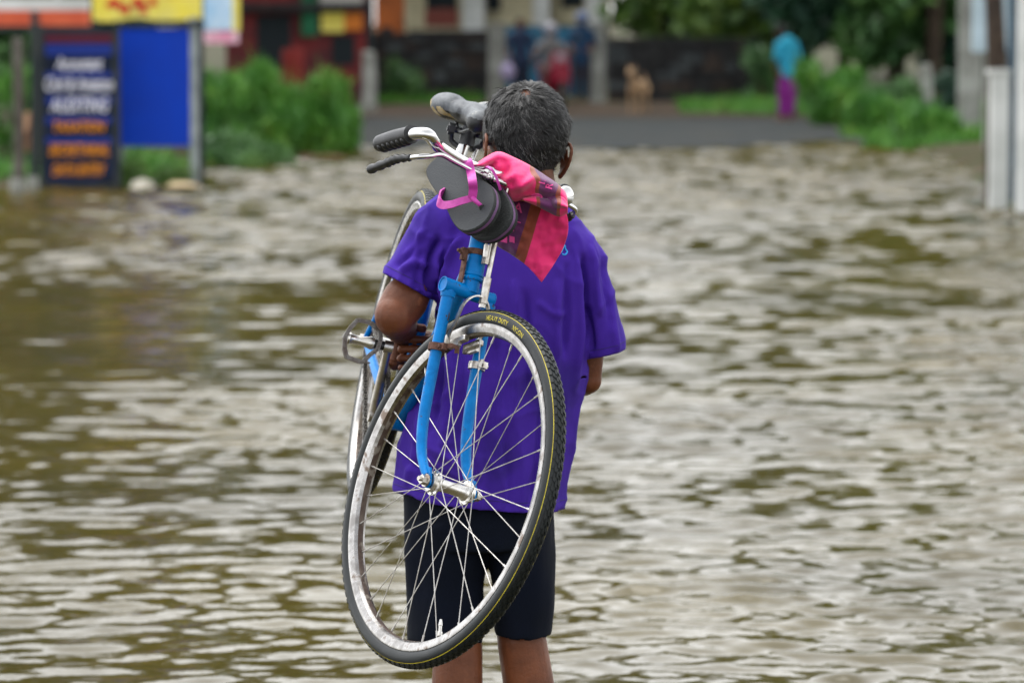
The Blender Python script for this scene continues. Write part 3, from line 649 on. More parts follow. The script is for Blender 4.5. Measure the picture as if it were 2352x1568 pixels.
# hands: palm, four bent fingers and a thumb, closed round the seat tube / a loose fist in front
def tubept(z):                       # seat tube axis at height z
    a, b = BBp, SC_; t = (z-a[2])/(b[2]-a[2]); return a+(b-a)*t
hand = MB()
def finger(path, r, hm): 
    pp = spline(path, 5); n = len(pp); rr = [r*(1-.22*i/(n-1))*(1+.07*math.cos(i*2*pi/5)) for i in range(n)]
    hm.tube(pp, rr, 12); hm.ell(pp[-1], rr[-1], rr[-1], rr[-1]*1.0, nu=12, nv=8); hm.ell(pp[0], r, r, r, nu=12, nv=8)
zt = P(0, 788, YM+.25)[2]; tdir = su
toff = tubept(zt)
pc = toff+A(-.036, .030, .0)
bl(hand, [wrL, wrL*.4+pc*.6+A(.0, .012, 0), pc+A(.006, .006, 0)], [(.026, .022), (.022, .036), (.020, .038)], ref=A(1, .6, 0), seg=18)
bl(hand, [pc+tdir*.028, pc-tdir*.028], [(.018, .020), (.017, .019)], seg=16)
for k, (dz, L, r) in enumerate(((.028, 1.0, .0098), (.0085, 1.08, .0102), (-.0115, 1.0, .0098), (-.031, .82, .0086))):
    c = toff+tdir*dz; j = .0020*math.sin(k*2.1)
    path = [c+A(-.034, .030, .004), c+A(-.006, .034+j, .003), c+A(.022, .026, 0), c+A(.029, .0, -.002), c+A(.019, -.0245-j, -.003), c+A(-.004*L, -.028-j, -.003), c+A(-.026*L, -.024-j, -.004)]
    finger(path, r, hand)
c = toff+tdir*.036
finger([wrL+A(.004, 0, .012), c+A(-.040, .000, .010), c+A(-.034, -.022, .016), c+A(-.012, -.032, .016), c+A(.010, -.031, .012)], .0108, hand)
# right hand, in front of the chest
pr = wrR+A(-.045, .050, .02)
bl(hand, [wrR, wrR+A(-.02, .03, .01), pr+A(-.02, .015, .008)], [(.024, .020), (.030, .018), (.038, .017)], ref=A(0, 0, 1), seg=18)
for k, (dz, L, r) in enumerate(((.028, 1.0, .0096), (.009, 1.08, .0100), (-.010, 1.0, .0096), (-.028, .82, .0084))):
    c = pr+A(-.03, .02, dz+.004)
    finger([c, c+A(-.030, .014, .0)*L, c+A(-.046, .002, -.003)*L, c+A(-.038, -.022, -.004)*L, c+A(-.014, -.024, -.003)*L], r, hand)
finger([wrR+A(-.015, .015, .022), pr+A(-.010, -.006, .040), pr+A(-.035, -.016, .042), pr+A(-.055, -.012, .034)], .0105, hand)
hme = evalmesh(hand, [('REMESH', dict(mode='VOXEL', voxel_size=.0018)), ('SMOOTH', dict(factor=.45, iterations=2))])
# nails
hv = [tuple(v.co) for v in hme.vertices]; hfc = [tuple(p.vertices) for p in hme.polygons]
bm_ = MB(); bm_.add([tuple(v.co) for v in me.vertices], [tuple(p.vertices) for p in me.polygons]); bm_.add(hv, hfc)
man = obj('person', bm_, m_skin, None, loc=(float(hipL[0]+hipR[0])/2, YM, zg), angle=0, label='man seen from behind in purple t-shirt and dark shorts, wading with a bicycle', cat='person')
# eyes
m_eye = mat('eye', (.75, .72, .68), .2); m_pup = mat('pupil', (.02, .01, .008), .1)
for sg in (-1, 1):
    q = MB(); q.ell(H(sg*.033, .074, -.012), .0125, .0125, .0125, X=hr, Y=hf, Z=hu); q.ell(H(sg*.033, .0835, -.012), .0055, .0040, .0055, X=hr, Y=hf, Z=hu, mi=1)
    obj('eye', q, [m_eye, m_pup], man)
# hair: many short bent strands over a dark cap
m_hair = bpy.data.materials.new('grey_hair'); m_hair.use_nodes = True; t = m_hair.node_tree; b = t.nodes['Principled BSDF']; at = t.nodes.new('ShaderNodeAttribute'); at.attribute_name = 'shade'
t.links.new(at.outputs['Color'], b.inputs['Base Color']); b.inputs['Roughness'].default_value = .5; b.inputs['Specular IOR Level'].default_value = .3
def scalp(d): # d in head axes (r,f,u) unit; returns local point on the hair base and whether hair grows there
    r, f, u = d; p = A(r*.0825, f*.0965-.004, u*.0925)
    if u < 0: p = p*A(1-.22*u*u, 1-.10*u*u, 1.16+(.20 if f < 0 else 0)*min(1, -f*2)*(-u))
    h_ = math.hypot(p[0], p[1])
    if u < -.45 and h_ < .0620: p = A(p[0]*.0620/h_, p[1]*.0620/h_, p[2])
    return p
def grows(d):
    r, f, u = d
    lim = -.82 if f < -.25 else (-.985+(f+.25)*2.6)
    if abs(r) > .8 and u < -.15 and f > -.42: return False
    lowside = -.95+.5*max(0, abs(r)-.35)
    if u < max(min(lim, .45), lowside if f < .2 else -2): return False
    if f > .55 and u < .62: return False
    if f > .15 and u < -.05+f*.5: return False
    return True
whorl = unit(A(-.28, -.60, .80)); base_c = []; V_ = []; F2 = []; shade = []
cap = MB(); 
nst = 24000; k = 0; tries = 0
while k < nst and tries < 160000:
    tries += 1; d = rng.normal(size=3); d = d/np.linalg.norm(d)
    if not grows(d): continue
    dw = np.linalg.norm(d-whorl)
    if dw < .17 and rng.random() < .72: continue
    k += 1
    p0 = scalp(d); nrm = unit(A(d[0]/.08, d[1]/.0965, d[2]/.0925)); fl_ = d-whorl; fl_ = fl_+np.cross(whorl, d)*.55+A(0, 0, -.35); fl_ = unit(fl_-nrm*(fl_@nrm))
    q = Vector(p0*52); nv = A(noise.noise(q), noise.noise(q+Vector((9, 3, 1))), noise.noise(q+Vector((2, 7, 5)))); q2 = Vector(p0*110)
    n2 = A(noise.noise(q2), noise.noise(q2+Vector((9, 3, 1))), noise.noise(q2+Vector((2, 7, 5))))
    L = (.017+.008*rng.random())*(.65 if d[2] < -.55 else 1)*(1.15 if d[2] > .6 else 1); lift = .42+.5*nv[0]+.12*rng.random()
    if d[2] < -.3: lift *= .6
    dr = unit(fl_+nv*1.25+n2*.7+rng.normal(size=3)*.13); dr = unit(dr-nrm*(dr@nrm)+nrm*max(.12, lift))
    wv = unit(np.cross(dr, nrm)+rng.normal(size=3)*.25); w = .00030+.00024*rng.random(); pts = []
    c = p0.copy(); cd_ = dr.copy()
    for j in range(5):
        pts.append(c.copy()); c = c+cd_*L/4; cd_ = unit(cd_+(fl_*.28-nrm*.22)+n2*.25)
    base = len(V_)
    for j, pp in enumerate(pts):
        ww = w*(1 if j < 3 else (.75 if j == 3 else .15)); g1 = pp+wv*ww; g2 = pp-wv*ww
        for g in (g1, g2): V_.append(hc+hr*g[0]+hf*g[1]+hu*g[2])
    clump = noise.noise(Vector(p0*30)+Vector((5, 5, 5))); side_gray = .5*max(0, abs(d[0])-.45)+.35*max(0, -d[2]-.1)+.25*max(0, d[2]-.75)
    gr = rng.random(); pgray = .20+side_gray+.45*clump
    val = (.03+.10*rng.random()) if gr < pgray*.7 else (.003+.007*rng.random())
    for j in range(4): F2.append((base+2*j, base+2*j+1, base+2*j+3, base+2*j+2)); shade.append(val)
me = bpy.data.meshes.new('hair'); 
cap.tube  # (cap below)
capv, capf, caps_ = [], [], []
nu_, nv2 = 90, 60
ids = {}
for j in range(nv2+1):
    for i in range(nu_):
        a = -pi/2+pi*j/nv2; bb = 2*pi*i/nu_; d = A(math.cos(a)*math.cos(bb), math.cos(a)*math.sin(bb), math.sin(a)); ids[(j, i)] = d
cnt = len(V_); vid = {}
for j in range(nv2):
    for i in range(nu_):
        q = [(j, i), (j, (i+1) % nu_), (j+1, (i+1) % nu_), (j+1, i)]; dc = unit(sum(ids[x] for x in q))
        if not grows(dc) or dc[2] < -.66 or np.linalg.norm(dc-whorl) < .13: continue
        fc = []
        for x in q:
            if x not in vid:
                pp = scalp(ids[x])*1.012; vid[x] = len(V_); V_.append(hc+hr*pp[0]+hf*pp[1]+hu*pp[2])
            fc.append(vid[x])
        F2.append(tuple(fc)); shade.append(.02)
hmb = MB(); hmb.add(V_, F2)
hair = obj('hair', hmb, m_hair, man, angle=0, label='short wavy hair, black going grey, thin at the crown')
ca = hair.data.color_attributes.new('shade', 'FLOAT_COLOR', 'CORNER'); sh = np.repeat(np.array(shade), 4); ar = np.stack([sh, sh*.985, sh*.97, np.ones_like(sh)], 1).astype(np.float32); ca.data.foreach_set('color', ar.ravel())

# ------------------------------------------------------------------ shirt
def cut_open(me, test):       # drop the faces that close an opening, returns MB
    m = MB(); vs = np.array([v.co[:] for v in me.vertices]); keep = [tuple(p.vertices) for p in me.polygons if not test(np.array(p.center), np.array(p.normal))]
    used = sorted({i for f in keep for i in f}); mp = {o: i for i, o in enumerate(used)}
    m.add(vs[used], [tuple(mp[i] for i in f) for f in keep]); return m
sh_ = MB()
st_ = [(1075, 1325, 500, YM+.0, .080), (1010, 1340, 560, YM-.0, .104), (1000, 1362, 650, YM, .122), (1000, 1360, 740, YM+.005, .127), (990, 1348, 820, YM+.01, .130), (962, 1332, 900, YM+.01, .134), (932, 1318, 990, YM+.01, .138), (912, 1300, 1080, YM+.01, .142), (896, 1290, 1158, YM+.01, .146)]
pth, rr = ring_path(st_)
pth[-1] = pth[-1]+A(0, 0, 0); bl(sh_, pth, rr, ref=A(1, 0, 0), cap=False, seg=44)
bl(sh_, [P(1175, 470, YM+.0), P(1090, 488, YM), P(1014, 532, YM-.002)], [(.070, .050), (.070, .066), (.064, .064)], ref=A(0, 1, 0))
bl(sh_, [P(1215, 480, YM+.0), P(1285, 552, YM+.0), P(1338, 604, YM+.01)], [(.070, .056), (.074, .056), (.062, .052)], ref=A(0, 1, 0))
# sleeves
hemL = P(940, 668, YM-.012); axL = unit(hemL-P(1010, 540, YM)); 
bl(sh_, [P(1030, 545, YM), P(998, 556, YM-.002), P(958, 622, YM-.008), hemL], [(.066, .062), (.062, .060), (.062, .054), (.070, .0600)], ref=A(0, 1, 0), cap=False, seg=32)
hemR = P(1394, 815, YM+.015); axR = unit(hemR-P(1358, 660, YM+.01))
bl(sh_, [P(1300, 600, YM), P(1333, 630, YM+.01), P(1362, 705, YM+.012), hemR], [(.070, .060), (.068, .054), (.064, .047), (.060, .042)], ref=A(0, 1, 0), cap=False, seg=32)
me = evalmesh(sh_, [('REMESH', dict(mode='VOXEL', voxel_size=.0042)), ('SMOOTH', dict(factor=.6, iterations=14))])
nvx = len(me.vertices); co = np.array([v.co[:] for v in me.vertices]); no = np.array([v.normal[:] for v in me.vertices])
d_ = co-CAMP; dep = d_@Fw; PX = 1176+FP*(d_@Rt)/dep; PY = 784-FP*(d_@Up)/dep
folds = [  # image-guided crease lines: points, half width px, height m (negative = valley)
 ([(1003, 712), (985, 640), (992, 585), (1012, 540)], 12, -.013), ([(1006, 715), (1012, 650), (1030, 590)], 9, -.008), ([(975, 700), (955, 640), (968, 570)], 12, -.006),
 ([(1018, 700), (1022, 640), (1040, 580), (1065, 540)], 8, .008), ([(998, 650), (1000, 600), (1015, 565)], 6, .006),
 ([(985, 620), (960, 600), (915, 625)], 12, .006), ([(965, 545), (935, 590), (905, 615)], 9, -.004), ([(980, 520), (955, 560), (925, 592)], 8, .004),
 ([(1000, 730), (1012, 800), (1008, 900), (985, 1000)], 12, -.010), ([(1022, 730), (1035, 820), (1030, 930), (1015, 1060)], 14, .006), ([(1050, 760), (1060, 900), (1050, 1050)], 12, -.005),
 ([(1180, 640), (1190, 740), (1186, 860), (1176, 980)], 9, .0055), ([(1205, 660), (1212, 780), (1206, 900)], 10, -.005), ([(1130, 700), (1140, 850), (1135, 1000)], 14, -.004),
 ([(1318, 560), (1325, 650), (1330, 760), (1318, 900)], 9, .007), ([(1338, 580), (1345, 680), (1345, 800)], 8, -.012), ([(1300, 600), (1303, 700), (1298, 830)], 9, -.006), ([(1278, 640), (1280, 760), (1272, 880), (1262, 1000)], 11, .005),
 ([(1355, 560), (1368, 650), (1378, 730)], 7, .006), ([(1380, 600), (1392, 680), (1402, 760)], 7, -.005), ([(1350, 700), (1358, 760), (1362, 810)], 8, -.008), ([(1395, 700), (1408, 770), (1415, 808)], 8, .004),
 ([(1240, 800), (1246, 950), (1232, 1100), (1225, 1180)], 12, -.006), ([(1262, 1000), (1262, 1100), (1258, 1180)], 10, .005), ([(1290, 900), (1288, 1020), (1276, 1160)], 9, -.007),
 ([(925, 1060), (1000, 1085), (1080, 1125)], 12, -.005), ([(940, 1000), (1010, 1040), (1100, 1090)], 12, .004), ([(1100, 1040), (1110, 1110), (1105, 1185)], 12, .005), ([(1150, 960), (1165, 1080), (1160, 1185)], 12, -.004),
 ([(960, 950), (950, 1040), (925, 1120)], 10, .005), ([(985, 900), (975, 1000), (955, 1110)], 9, -.005), ([(1060, 640), (1100, 690), (1150, 720)], 10, -.003), ([(1230, 690), (1270, 720), (1310, 720)], 9, .003),
]
disp = np.zeros(nvx); back = np.clip(-no[:, 1]*1.6+.25, 0, 1)
for pts_, w, h in folds:
    pts_ = spline([A(*q) for q in pts_], 4); best = np.full(nvx, 1e9); tt = np.zeros(nvx); n_ = len(pts_)-1
    for i in range(n_):
        a, b = pts_[i], pts_[i+1]; ab = b-a; u_ = np.clip(((PX-a[0])*ab[0]+(PY-a[1])*ab[1])/(ab@ab), 0, 1)
        dd = np.hypot(PX-a[0]-ab[0]*u_, PY-a[1]-ab[1]*u_); mk = dd < best; best[mk] = dd[mk]; tt[mk] = (i+u_[mk])/n_
    disp += 1.8*h*np.exp(-(best/(w*.82))**2)*np.clip(np.minimum(tt, 1-tt)*5, 0, 1)*back
zt0 = co[:, 2]; ang = np.arctan2(co[:, 1]-YM, co[:, 0])
wn = np.array([noise.noise(Vector((c[0]*9, c[1]*9, c[2]*3.2))) for c in co]); wn2 = np.array([noise.noise(Vector((c[0]*26, c[1]*26, c[2]*8+4))) for c in co])
rg_ = np.array([1-abs(noise.noise(Vector((c[0]*17+3, c[1]*17, c[2]*4.5)))) for c in co])**5; rg2 = np.array([1-abs(noise.noise(Vector((c[0]*8+c[2]*7, c[1]*9, c[2]*9-c[0]*6+7)))) for c in co])**7
disp += wn*.0065+wn2*.0022+(rg_-.35)*.0050+(rg2-.2)*.0040
lowf = np.clip((1.05-zt0)/.35, 0, 1); disp += lowf*.0050*np.sin(ang*7+2*wn)
co2 = co+no*disp[:, None]; me.vertices.foreach_set('co', co2.ravel()); me.update()
zh = P(1100, 1163, YM)[2]
hemn = unit(A(.10, .0, 1))   # tilt of the bottom hem
hem0 = P(1095, 1157, YM)
def is_open(c, n):
    if (c-hem0)@hemn < .006 and c[2] < .80: return True
    for h_, a_, sx in ((hemL, axL, -1), (hemR, axR, 1)):
        al_ = (c-h_)@a_; pr_ = np.linalg.norm((c-h_)-a_*al_)
        if -.006 < al_ < .05 and pr_ < .088 and (n@a_ > .5 or (c[0]-h_[0])*sx > -.038): return True
    if np.linalg.norm(c-P(1214, 455, YM+.01)) < .064 and c[2] > P(0, 474, YM)[2]: return True
    return False
sm_ = cut_open(me, is_open)
def flatten_edges(m, planes):      # straighten the raw edge left by the cut
    cnt = {}
    for f in m.f:
        for i in range(len(f)):
            e = tuple(sorted((f[i], f[(i+1) % len(f)]))); cnt[e] = cnt.get(e, 0)+1
    bd = {i for e, c in cnt.items() if c == 1 for i in e}; v = [np.array(q) for q in m.v]
    for i in bd:
        for o_, n_, r_ in planes:
            if abs((v[i]-o_)@n_) < .022 and np.linalg.norm(v[i]-o_) < r_: v[i] = v[i]-n_*((v[i]-o_)@n_); break
    m.v = [tuple(q) for q in v]
flatten_edges(sm_, [(hem0+hemn*.006, hemn, .3), (hemL-axL*.006, axL, .12), (hemR-axR*.006, axR, .12)])
me = evalmesh(sm_, [('SMOOTH', dict(factor=.4, iterations=1)), ('SOLIDIFY', dict(thickness=.0026, offset=0))])
m_shirt = mat('purple_jersey', lin(62, 33, 142), .9, c2=lin(56, 30, 132), scale=7, bump=.0005, bscale=520, spec=.22, c3=lin(68, 37, 152), lo=.35, hi=.62)
def damp():      # damp patches low on the back where the wet tyre touched it
    t = m_shirt.node_tree; n = t.nodes; b = n['Principled BSDF']; l = b.inputs['Base Color'].links[0].from_socket
    tc = n.new('ShaderNodeTexCoord'); v = n.new('ShaderNodeTexNoise'); v.inputs['Scale'].default_value = 5.5; v.inputs['Detail'].default_value = 5
    t.links.new(tc.outputs['Object'], v.inputs['Vector']); r = n.new('ShaderNodeValToRGB'); r.color_ramp.elements[0].position = .56; r.color_ramp.elements[1].position = .66
    t.links.new(v.outputs['Fac'], r.inputs[0]); x = n.new('ShaderNodeMix'); x.data_type = 'RGBA'; t.links.new(r.outputs[0], x.inputs[0]); t.links.new(l, x.inputs[6]); x.inputs[7].default_value = (*lin(48, 27, 116), 1); t.links.new(x.outputs[2], b.inputs['Base Color'])
damp()
shirt = obj('t_shirt', me, m_shirt, man, angle=0, label='purple t-shirt with light blue script on the back')
bvs = BVHTree.FromPolygons(sm_.v, sm_.f)
def seam(o_, ax_, off, r_):
    ax_ = unit(ax_); u_ = unit(np.cross(ax_, A(.2, .9, .1))); w_ = np.cross(ax_, u_); pts = []
    for k in range(72):
        a = 2*pi*k/72; d = u_*math.cos(a)+w_*math.sin(a); h = bvs.ray_cast(Vector(o_+ax_*off), Vector(d), r_)
        if h[0] is not None: pts.append(np.array(h[0])+d*.0014)
    q = MB()
    if len(pts) > 40: q.tube(pts, .0009, 5, closed=True); obj('seam', q, m_seam, shirt)
m_seam = mat('seam_thread', lin(40, 20, 98), .9)
seam(hemL, -axL, .022, .12); seam(hemR, -axR, .022, .10); seam(hem0, hemn, .026, .3)
bv = BVHTree.FromPolygons([tuple(v) for v in co2], [tuple(p.vertices) for p in me.polygons if False] or sm_.f) if False else BVHTree.FromPolygons(sm_.v, sm_.f)
def on_shirt(px, py, lift=.0025):
    r = Fw+Rt*(px-1176)/FP+Up*(784-py)/FP; h = bv.ray_cast(Vector(CAMP), Vector(unit(r)))
    return np.array(h[0])-unit(r)*lift if h[0] is not None else P(px, py, YM-.13)
q = MB()
for strk in ([(1274, 566), (1272, 576), (1278, 581), (1284, 576), (1288, 566)], [(1288, 566), (1284, 584), (1274, 598), (1266, 600), (1268, 592), (1280, 585), (1290, 578)], [(1290, 578), (1297, 563), (1299, 572), (1303, 578), (1298, 585), (1291, 583)], [(1252, 570), (1258, 566), (1262, 574), (1256, 582), (1250, 578)], [(1262, 566), (1262, 582), (1268, 580)]):
    pp = spline([on_shirt(*s_) for s_ in [A(*z) for z in strk]], 4); q.tube(pp, .0016, 6)
obj('lettering', q, mat('light_blue_print', lin(30, 150, 215), .7), shirt)
# ------------------------------------------------------------------ shorts
so_ = MB()
bl(so_, [P(1103, 1105, YM+.015), P(1103, 1200, YM+.015), P(1103, 1262, YM+.01)], [(.152, .124), (.152, .126), (.148, .118)], ref=A(1, 0, 0), cap=False, seg=36)
bl(so_, [P(1022, 1200, YM+.01), P(1027, 1270, YM+.006), P(1021, 1350, YM+.003), P(1018, 1476, YM-.012)], [(.076, .110), (.083, .096), (.077, .088), (.0755, .082)], ref=A(1, 0, 0), cap=False, seg=30)
bl(so_, [P(1192, 1200, YM+.01), P(1197, 1270, YM+.011), P(1204, 1350, YM+.012), P(1201, 1456, YM+.015)], [(.072, .108), (.067, .096), (.060, .088), (.0565, .080)], ref=A(1, 0, 0), cap=False, seg=30)
me = evalmesh(so_, [('REMESH', dict(mode='VOXEL', voxel_size=.0045)), ('SMOOTH', dict(factor=.6, iterations=9))])
co = np.array([v.co[:] for v in me.vertices]); no = np.array([v.normal[:] for v in me.vertices])
dz = np.array([noise.noise(Vector((c[0]*10, c[1]*10, c[2]*4+9)))*.008+noise.noise(Vector((c[0]*22, c[1]*22, c[2]*12)))*.004 for c in co])
me.vertices.foreach_set('co', (co+no*dz[:, None]).ravel()); me.update()
kz = P(0, 1466, YM)[2]
sm2 = cut_open(me, lambda c, n: (c[2] < kz+.022 and n[2] < -.6) or (c[2] > P(0, 1115, YM)[2] and n[2] > .6))
me = evalmesh(sm2, [('SOLIDIFY', dict(thickness=.0028, offset=0))])
m_short = mat('navy_shorts', lin(4, 10, 22), .9, c2=lin(8, 14, 27), scale=9, bump=.0006, bscale=420, spec=.15)
obj('shorts', me, m_short, man, angle=0)
# ------------------------------------------------------------------ slippers hung over the handlebar by their straps
ZX = lambda x, y: (964.7+x*.2197, 321.6+y*.2197)
m_sole = mat('grey_foam_sole', lin(27, 32, 37), .62, c2=lin(34, 39, 44), scale=14, bump=.0005, bscale=300)
m_out = mat('black_outsole', lin(14, 18, 19), .8, c2=lin(24, 29, 29), scale=90, bump=.0022, bscale=260)
m_band = mat('mauve_midsole', lin(96, 62, 104), .6, c2=lin(84, 54, 92), scale=50)
m_strap = mat('pink_strap', lin(190, 60, 160), .5, c2=lin(178, 54, 148), scale=60, bump=.0004, bscale=500)
def slipper(outline, pa, Ya, pb, Yb, tilt, lab, flip=1):
    # sole plane: contains the line pa(Ya)-pb(Yb); tilt turns it about that line so that its edge shows
    a, b = P(*pa, Ya), P(*pb, Yb); L = unit(b-a); vw = unit(a-CAMP); s_ = unit(np.cross(L, vw)); nn = unit(np.cross(s_, L)); nn = nn if nn@vw < 0 else -nn
    n2 = unit(nn*math.cos(tilt)+s_*math.sin(tilt)); 
    def on(px, py, lift=0):
        r = unit(Fw+Rt*(px-1176)/FP+Up*(784-py)/FP); t = ((a+n2*lift-CAMP)@n2)/(r@n2); return CAMP+r*t
    o2 = spline([A(*ZX(*q)) for q in outline], 4, True); c2 = o2.mean(0)
    top = [on(*q) for q in o2]; cen = sum(top)/len(top)
    lay = [(0, 0, .965), (0, -.0012, .99), (0, -.0025, 1), (1, -.0045, 1.003), (1, -.0105, 1.003), (0, -.0115, 1.0), (2, -.0120, 1.0), (2, -.0190, .99), (2, -.0195, .96)]
    m = MB(); n = len(top); v = []
    for mi, h, s in lay:
        for q in top: v.append(cen+(q-cen)*s+n2*h+L*0)
    f = []; mm = []
    for j in range(len(lay)-1):
        for k in range(n): f.append((j*n+k, j*n+(k+1) % n, (j+1)*n+(k+1) % n, (j+1)*n+k)); mm.append(2 if lay[j+1][0] == 2 and lay[j][0] == 2 else (1 if lay[j][0] == 1 and lay[j+1][0] == 1 else 3))
    f.append(tuple(range(n))); mm.append(0); f.append(tuple(range(len(v)-1, len(v)-n-1, -1))); mm.append(2); m.add(v, f, mm)
    o = obj('slipper', m, [m_sole, m_band, m_out, m_out], None, loc=cen, label=lab, cat='slipper', group='slippers hung on the handlebar', angle=30)
    return o, on, n2
out1 = [(250, 118), (150, 190), (75, 270), (58, 335), (92, 430), (170, 550), (230, 640), (285, 745), (335, 850), (395, 925), (455, 955), (540, 945), (630, 900), (705, 830), (758, 735), (784, 650), (775, 545), (730, 470), (650, 415), (560, 350), (470, 270), (400, 190), (330, 135)]
sl1, on1, n1 = slipper(out1, ZX(200, 150), 7.335, ZX(600, 930), 7.150, math.radians(-20), 'grey rubber slipper with a pink strap over the handlebar, its sole facing up')
def strap(o, pts2, lifts, w, wd, extra=None):
    q = MB(); pp = [ (z if len(z) == 3 else None) for z in pts2]
    return q
J = on1(*ZX(545, 608), .016)
hbp = lambda l, du, df=0: S(l, KF+.004+df, KU+du)
l1 = .066
s1 = [J, on1(*ZX(556, 520), .026), on1(*ZX(548, 430), .040), P(*ZX(530, 330), 7.205), P(*ZX(505, 235), 7.212), P(*ZX(478, 203), 7.232), P(*ZX(462, 225), 7.262), P(*ZX(452, 262), 7.275)]
q = MB(); q.ribbon(spline(s1, 6), unit(V(1, .12, .15)), [.0185]*1*0 or .0165, .0032)
s2 = [J, on1(*ZX(440, 636), .020), on1(*ZX(330, 672), .019), on1(*ZX(235, 680), .016), on1(*ZX(195, 640), .018), on1(*ZX(205, 580), .010), on1(*ZX(252, 548), -.004)]
pp = spline(s2, 6); wid = [unit(V(.25, 1, .1))]*len(pp); q.ribbon(pp, wid, list(np.interp(np.linspace(0, 1, len(pp)), [0, .4, 1], [.0125, .0150, .0185])), .0032)
q.tube(spline([J, on1(*ZX(600, 655), .010), on1(*ZX(655, 705), -.006)], 4), [.0052, .0040, .0040], 10)
obj('strap', q, m_strap, sl1, angle=50)
q = MB(); q.tube([on1(*ZX(650, 708), .0006), on1(*ZX(650, 708), -.003)], .0058, 14); obj('toe_hole', q, m_out, sl1)
out2 = [(330, 105), (400, 150), (480, 250), (600, 330), (700, 395), (800, 450), (870, 530), (925, 625), (958, 720), (955, 815), (915, 900), (850, 965), (770, 1020), (690, 1042), (610, 1040), (540, 1010), (480, 930), (420, 800), (360, 600), (300, 400), (240, 250), (245, 130)]
sl2, on2, n2_ = slipper(out2, ZX(330, 130), 7.375, ZX(720, 1020), 7.188, math.radians(-24), 'second rubber slipper with a black fuzzy underside, behind the grey one', 1)
sl2.data.materials[0] = m_out
q = MB(); q.ribbon(spline([P(*ZX(675, 300), 7.25), P(*ZX(700, 286), 7.225), P(*ZX(745, 305), 7.205), P(*ZX(785, 365), 7.205), P(*ZX(815, 440), 7.205), P(*ZX(840, 520), 7.215)], 5), unit(V(.9, .5, 0)), .0050, .0040)
obj('strap', q, m_strap, sl2)

# ------------------------------------------------------------------ pink cloth knotted on the bar
m_cloth = bpy.data.materials.new('pink_cloth'); m_cloth.use_nodes = True; t = m_cloth.node_tree; n = t.nodes; b = n['Principled BSDF']
b.inputs['Roughness'].default_value = .8; b.inputs['Sheen Weight'].default_value = .2
uv = n.new('ShaderNodeUVMap'); sp = n.new('ShaderNodeSeparateXYZ'); t.links.new(uv.outputs[0], sp.inputs[0])
r = n.new('ShaderNodeValToRGB'); r.color_ramp.interpolation = 'CONSTANT'; t.links.new(sp.outputs[0], r.inputs[0])
PK, PU, OR, PD = lin(222, 32, 108), lin(84, 24, 80), lin(128, 54, 28), lin(190, 30, 86)
stops = [(0, PK), (.30, OR), (.345, PU), (.62, OR), (.68, PK)]
e = r.color_ramp.elements; e[0].position = 0; e[0].color = (*PK, 1); e[1].position = stops[1][0]; e[1].color = (*stops[1][1], 1)
for p_, c_ in stops[2:]: x = e.new(p_); x.color = (*c_, 1)
tc = n.new('ShaderNodeTexCoord'); nz = n.new('ShaderNodeTexNoise'); nz.inputs['Scale'].default_value = 30; nz.inputs['Detail'].default_value = 6; t.links.new(tc.outputs['Object'], nz.inputs[0])
rr_ = n.new('ShaderNodeMapRange'); rr_.inputs[1].default_value = .45; rr_.inputs[2].default_value = .8; rr_.inputs[3].default_value = 0; rr_.inputs[4].default_value = .25; t.links.new(nz.outputs['Fac'], rr_.inputs[0])
mx = n.new('ShaderNodeMix'); mx.data_type = 'RGBA'; t.links.new(rr_.outputs[0], mx.inputs[0]); t.links.new(r.outputs[0], mx.inputs[6]); mx.inputs[7].default_value = (*lin(120, 30, 60), 1); t.links.new(mx.outputs[2], b.inputs['Base Color'])
nb_ = n.new('ShaderNodeTexNoise'); nb_.inputs['Scale'].default_value = 700; bp = n.new('ShaderNodeBump'); bp.inputs['Distance'].default_value = .0006; t.links.new(tc.outputs['Object'], nb_.inputs[0]); t.links.new(nb_.outputs['Fac'], bp.inputs['Height']); t.links.new(bp.outputs[0], b.inputs['Normal'])
def cloth_patch(top, bot, Yf, uf, nu=60, nv=44, bulge=0):
    T_ = spline([A(*q) for q in top], 12); B_ = spline([A(*q) for q in bot], 12)
    def rs(C, n):
        s = np.r_[0, np.cumsum(np.linalg.norm(np.diff(C, axis=0), axis=1))]; t = np.linspace(0, s[-1], n); return np.stack([np.interp(t, s, C[:, k]) for k in range(2)], 1)
    T_, B_ = rs(T_, nu), rs(B_, nu); Gd = np.zeros((nv, nu, 3)); U = np.zeros((nv, nu, 2))
    for i in range(nv):
        w = i/(nv-1)
        for j in range(nu):
            u = j/(nu-1); q = T_[j]*(1-w)+B_[j]*w; q = q+A(bulge*math.sin(pi*w**.8)*u**4, 0); Gd[i, j] = P(q[0], q[1], Yf(u, w, q)); U[i, j] = (uf(u, w, q), w)
    return Gd, U
def cloth_obj(name, patches, lab, cat, thick=.0016):
    m = MB(); uvs = []
    for Gd, U in patches:
        base = len(m.f); m.grid(Gd, flip=True); a, b2 = U.shape[:2]; Uf = U.reshape(-1, 2); nb = m.n-a*b2
        for f in m.f[base:]:
            for k in f: uvs.append(Uf[k-nb])
    me = bpy.data.meshes.new(name); me.from_pydata(m.v, [], m.f); l = me.uv_layers.new(name='UVMap'); l.data.foreach_set('uv', np.array(uvs, dtype=np.float32).ravel())
    me2 = evalmesh(me, [('SOLIDIFY', dict(thickness=thick, offset=0))])
    cen = np.array(m.v).mean(0)
    return obj(name, me2, m_cloth, None, loc=cen, label=lab, cat=cat, angle=0)
def nzf(x, y, s=1, o=0): return noise.noise(Vector((x*.03*s, y*.03*s, o)))
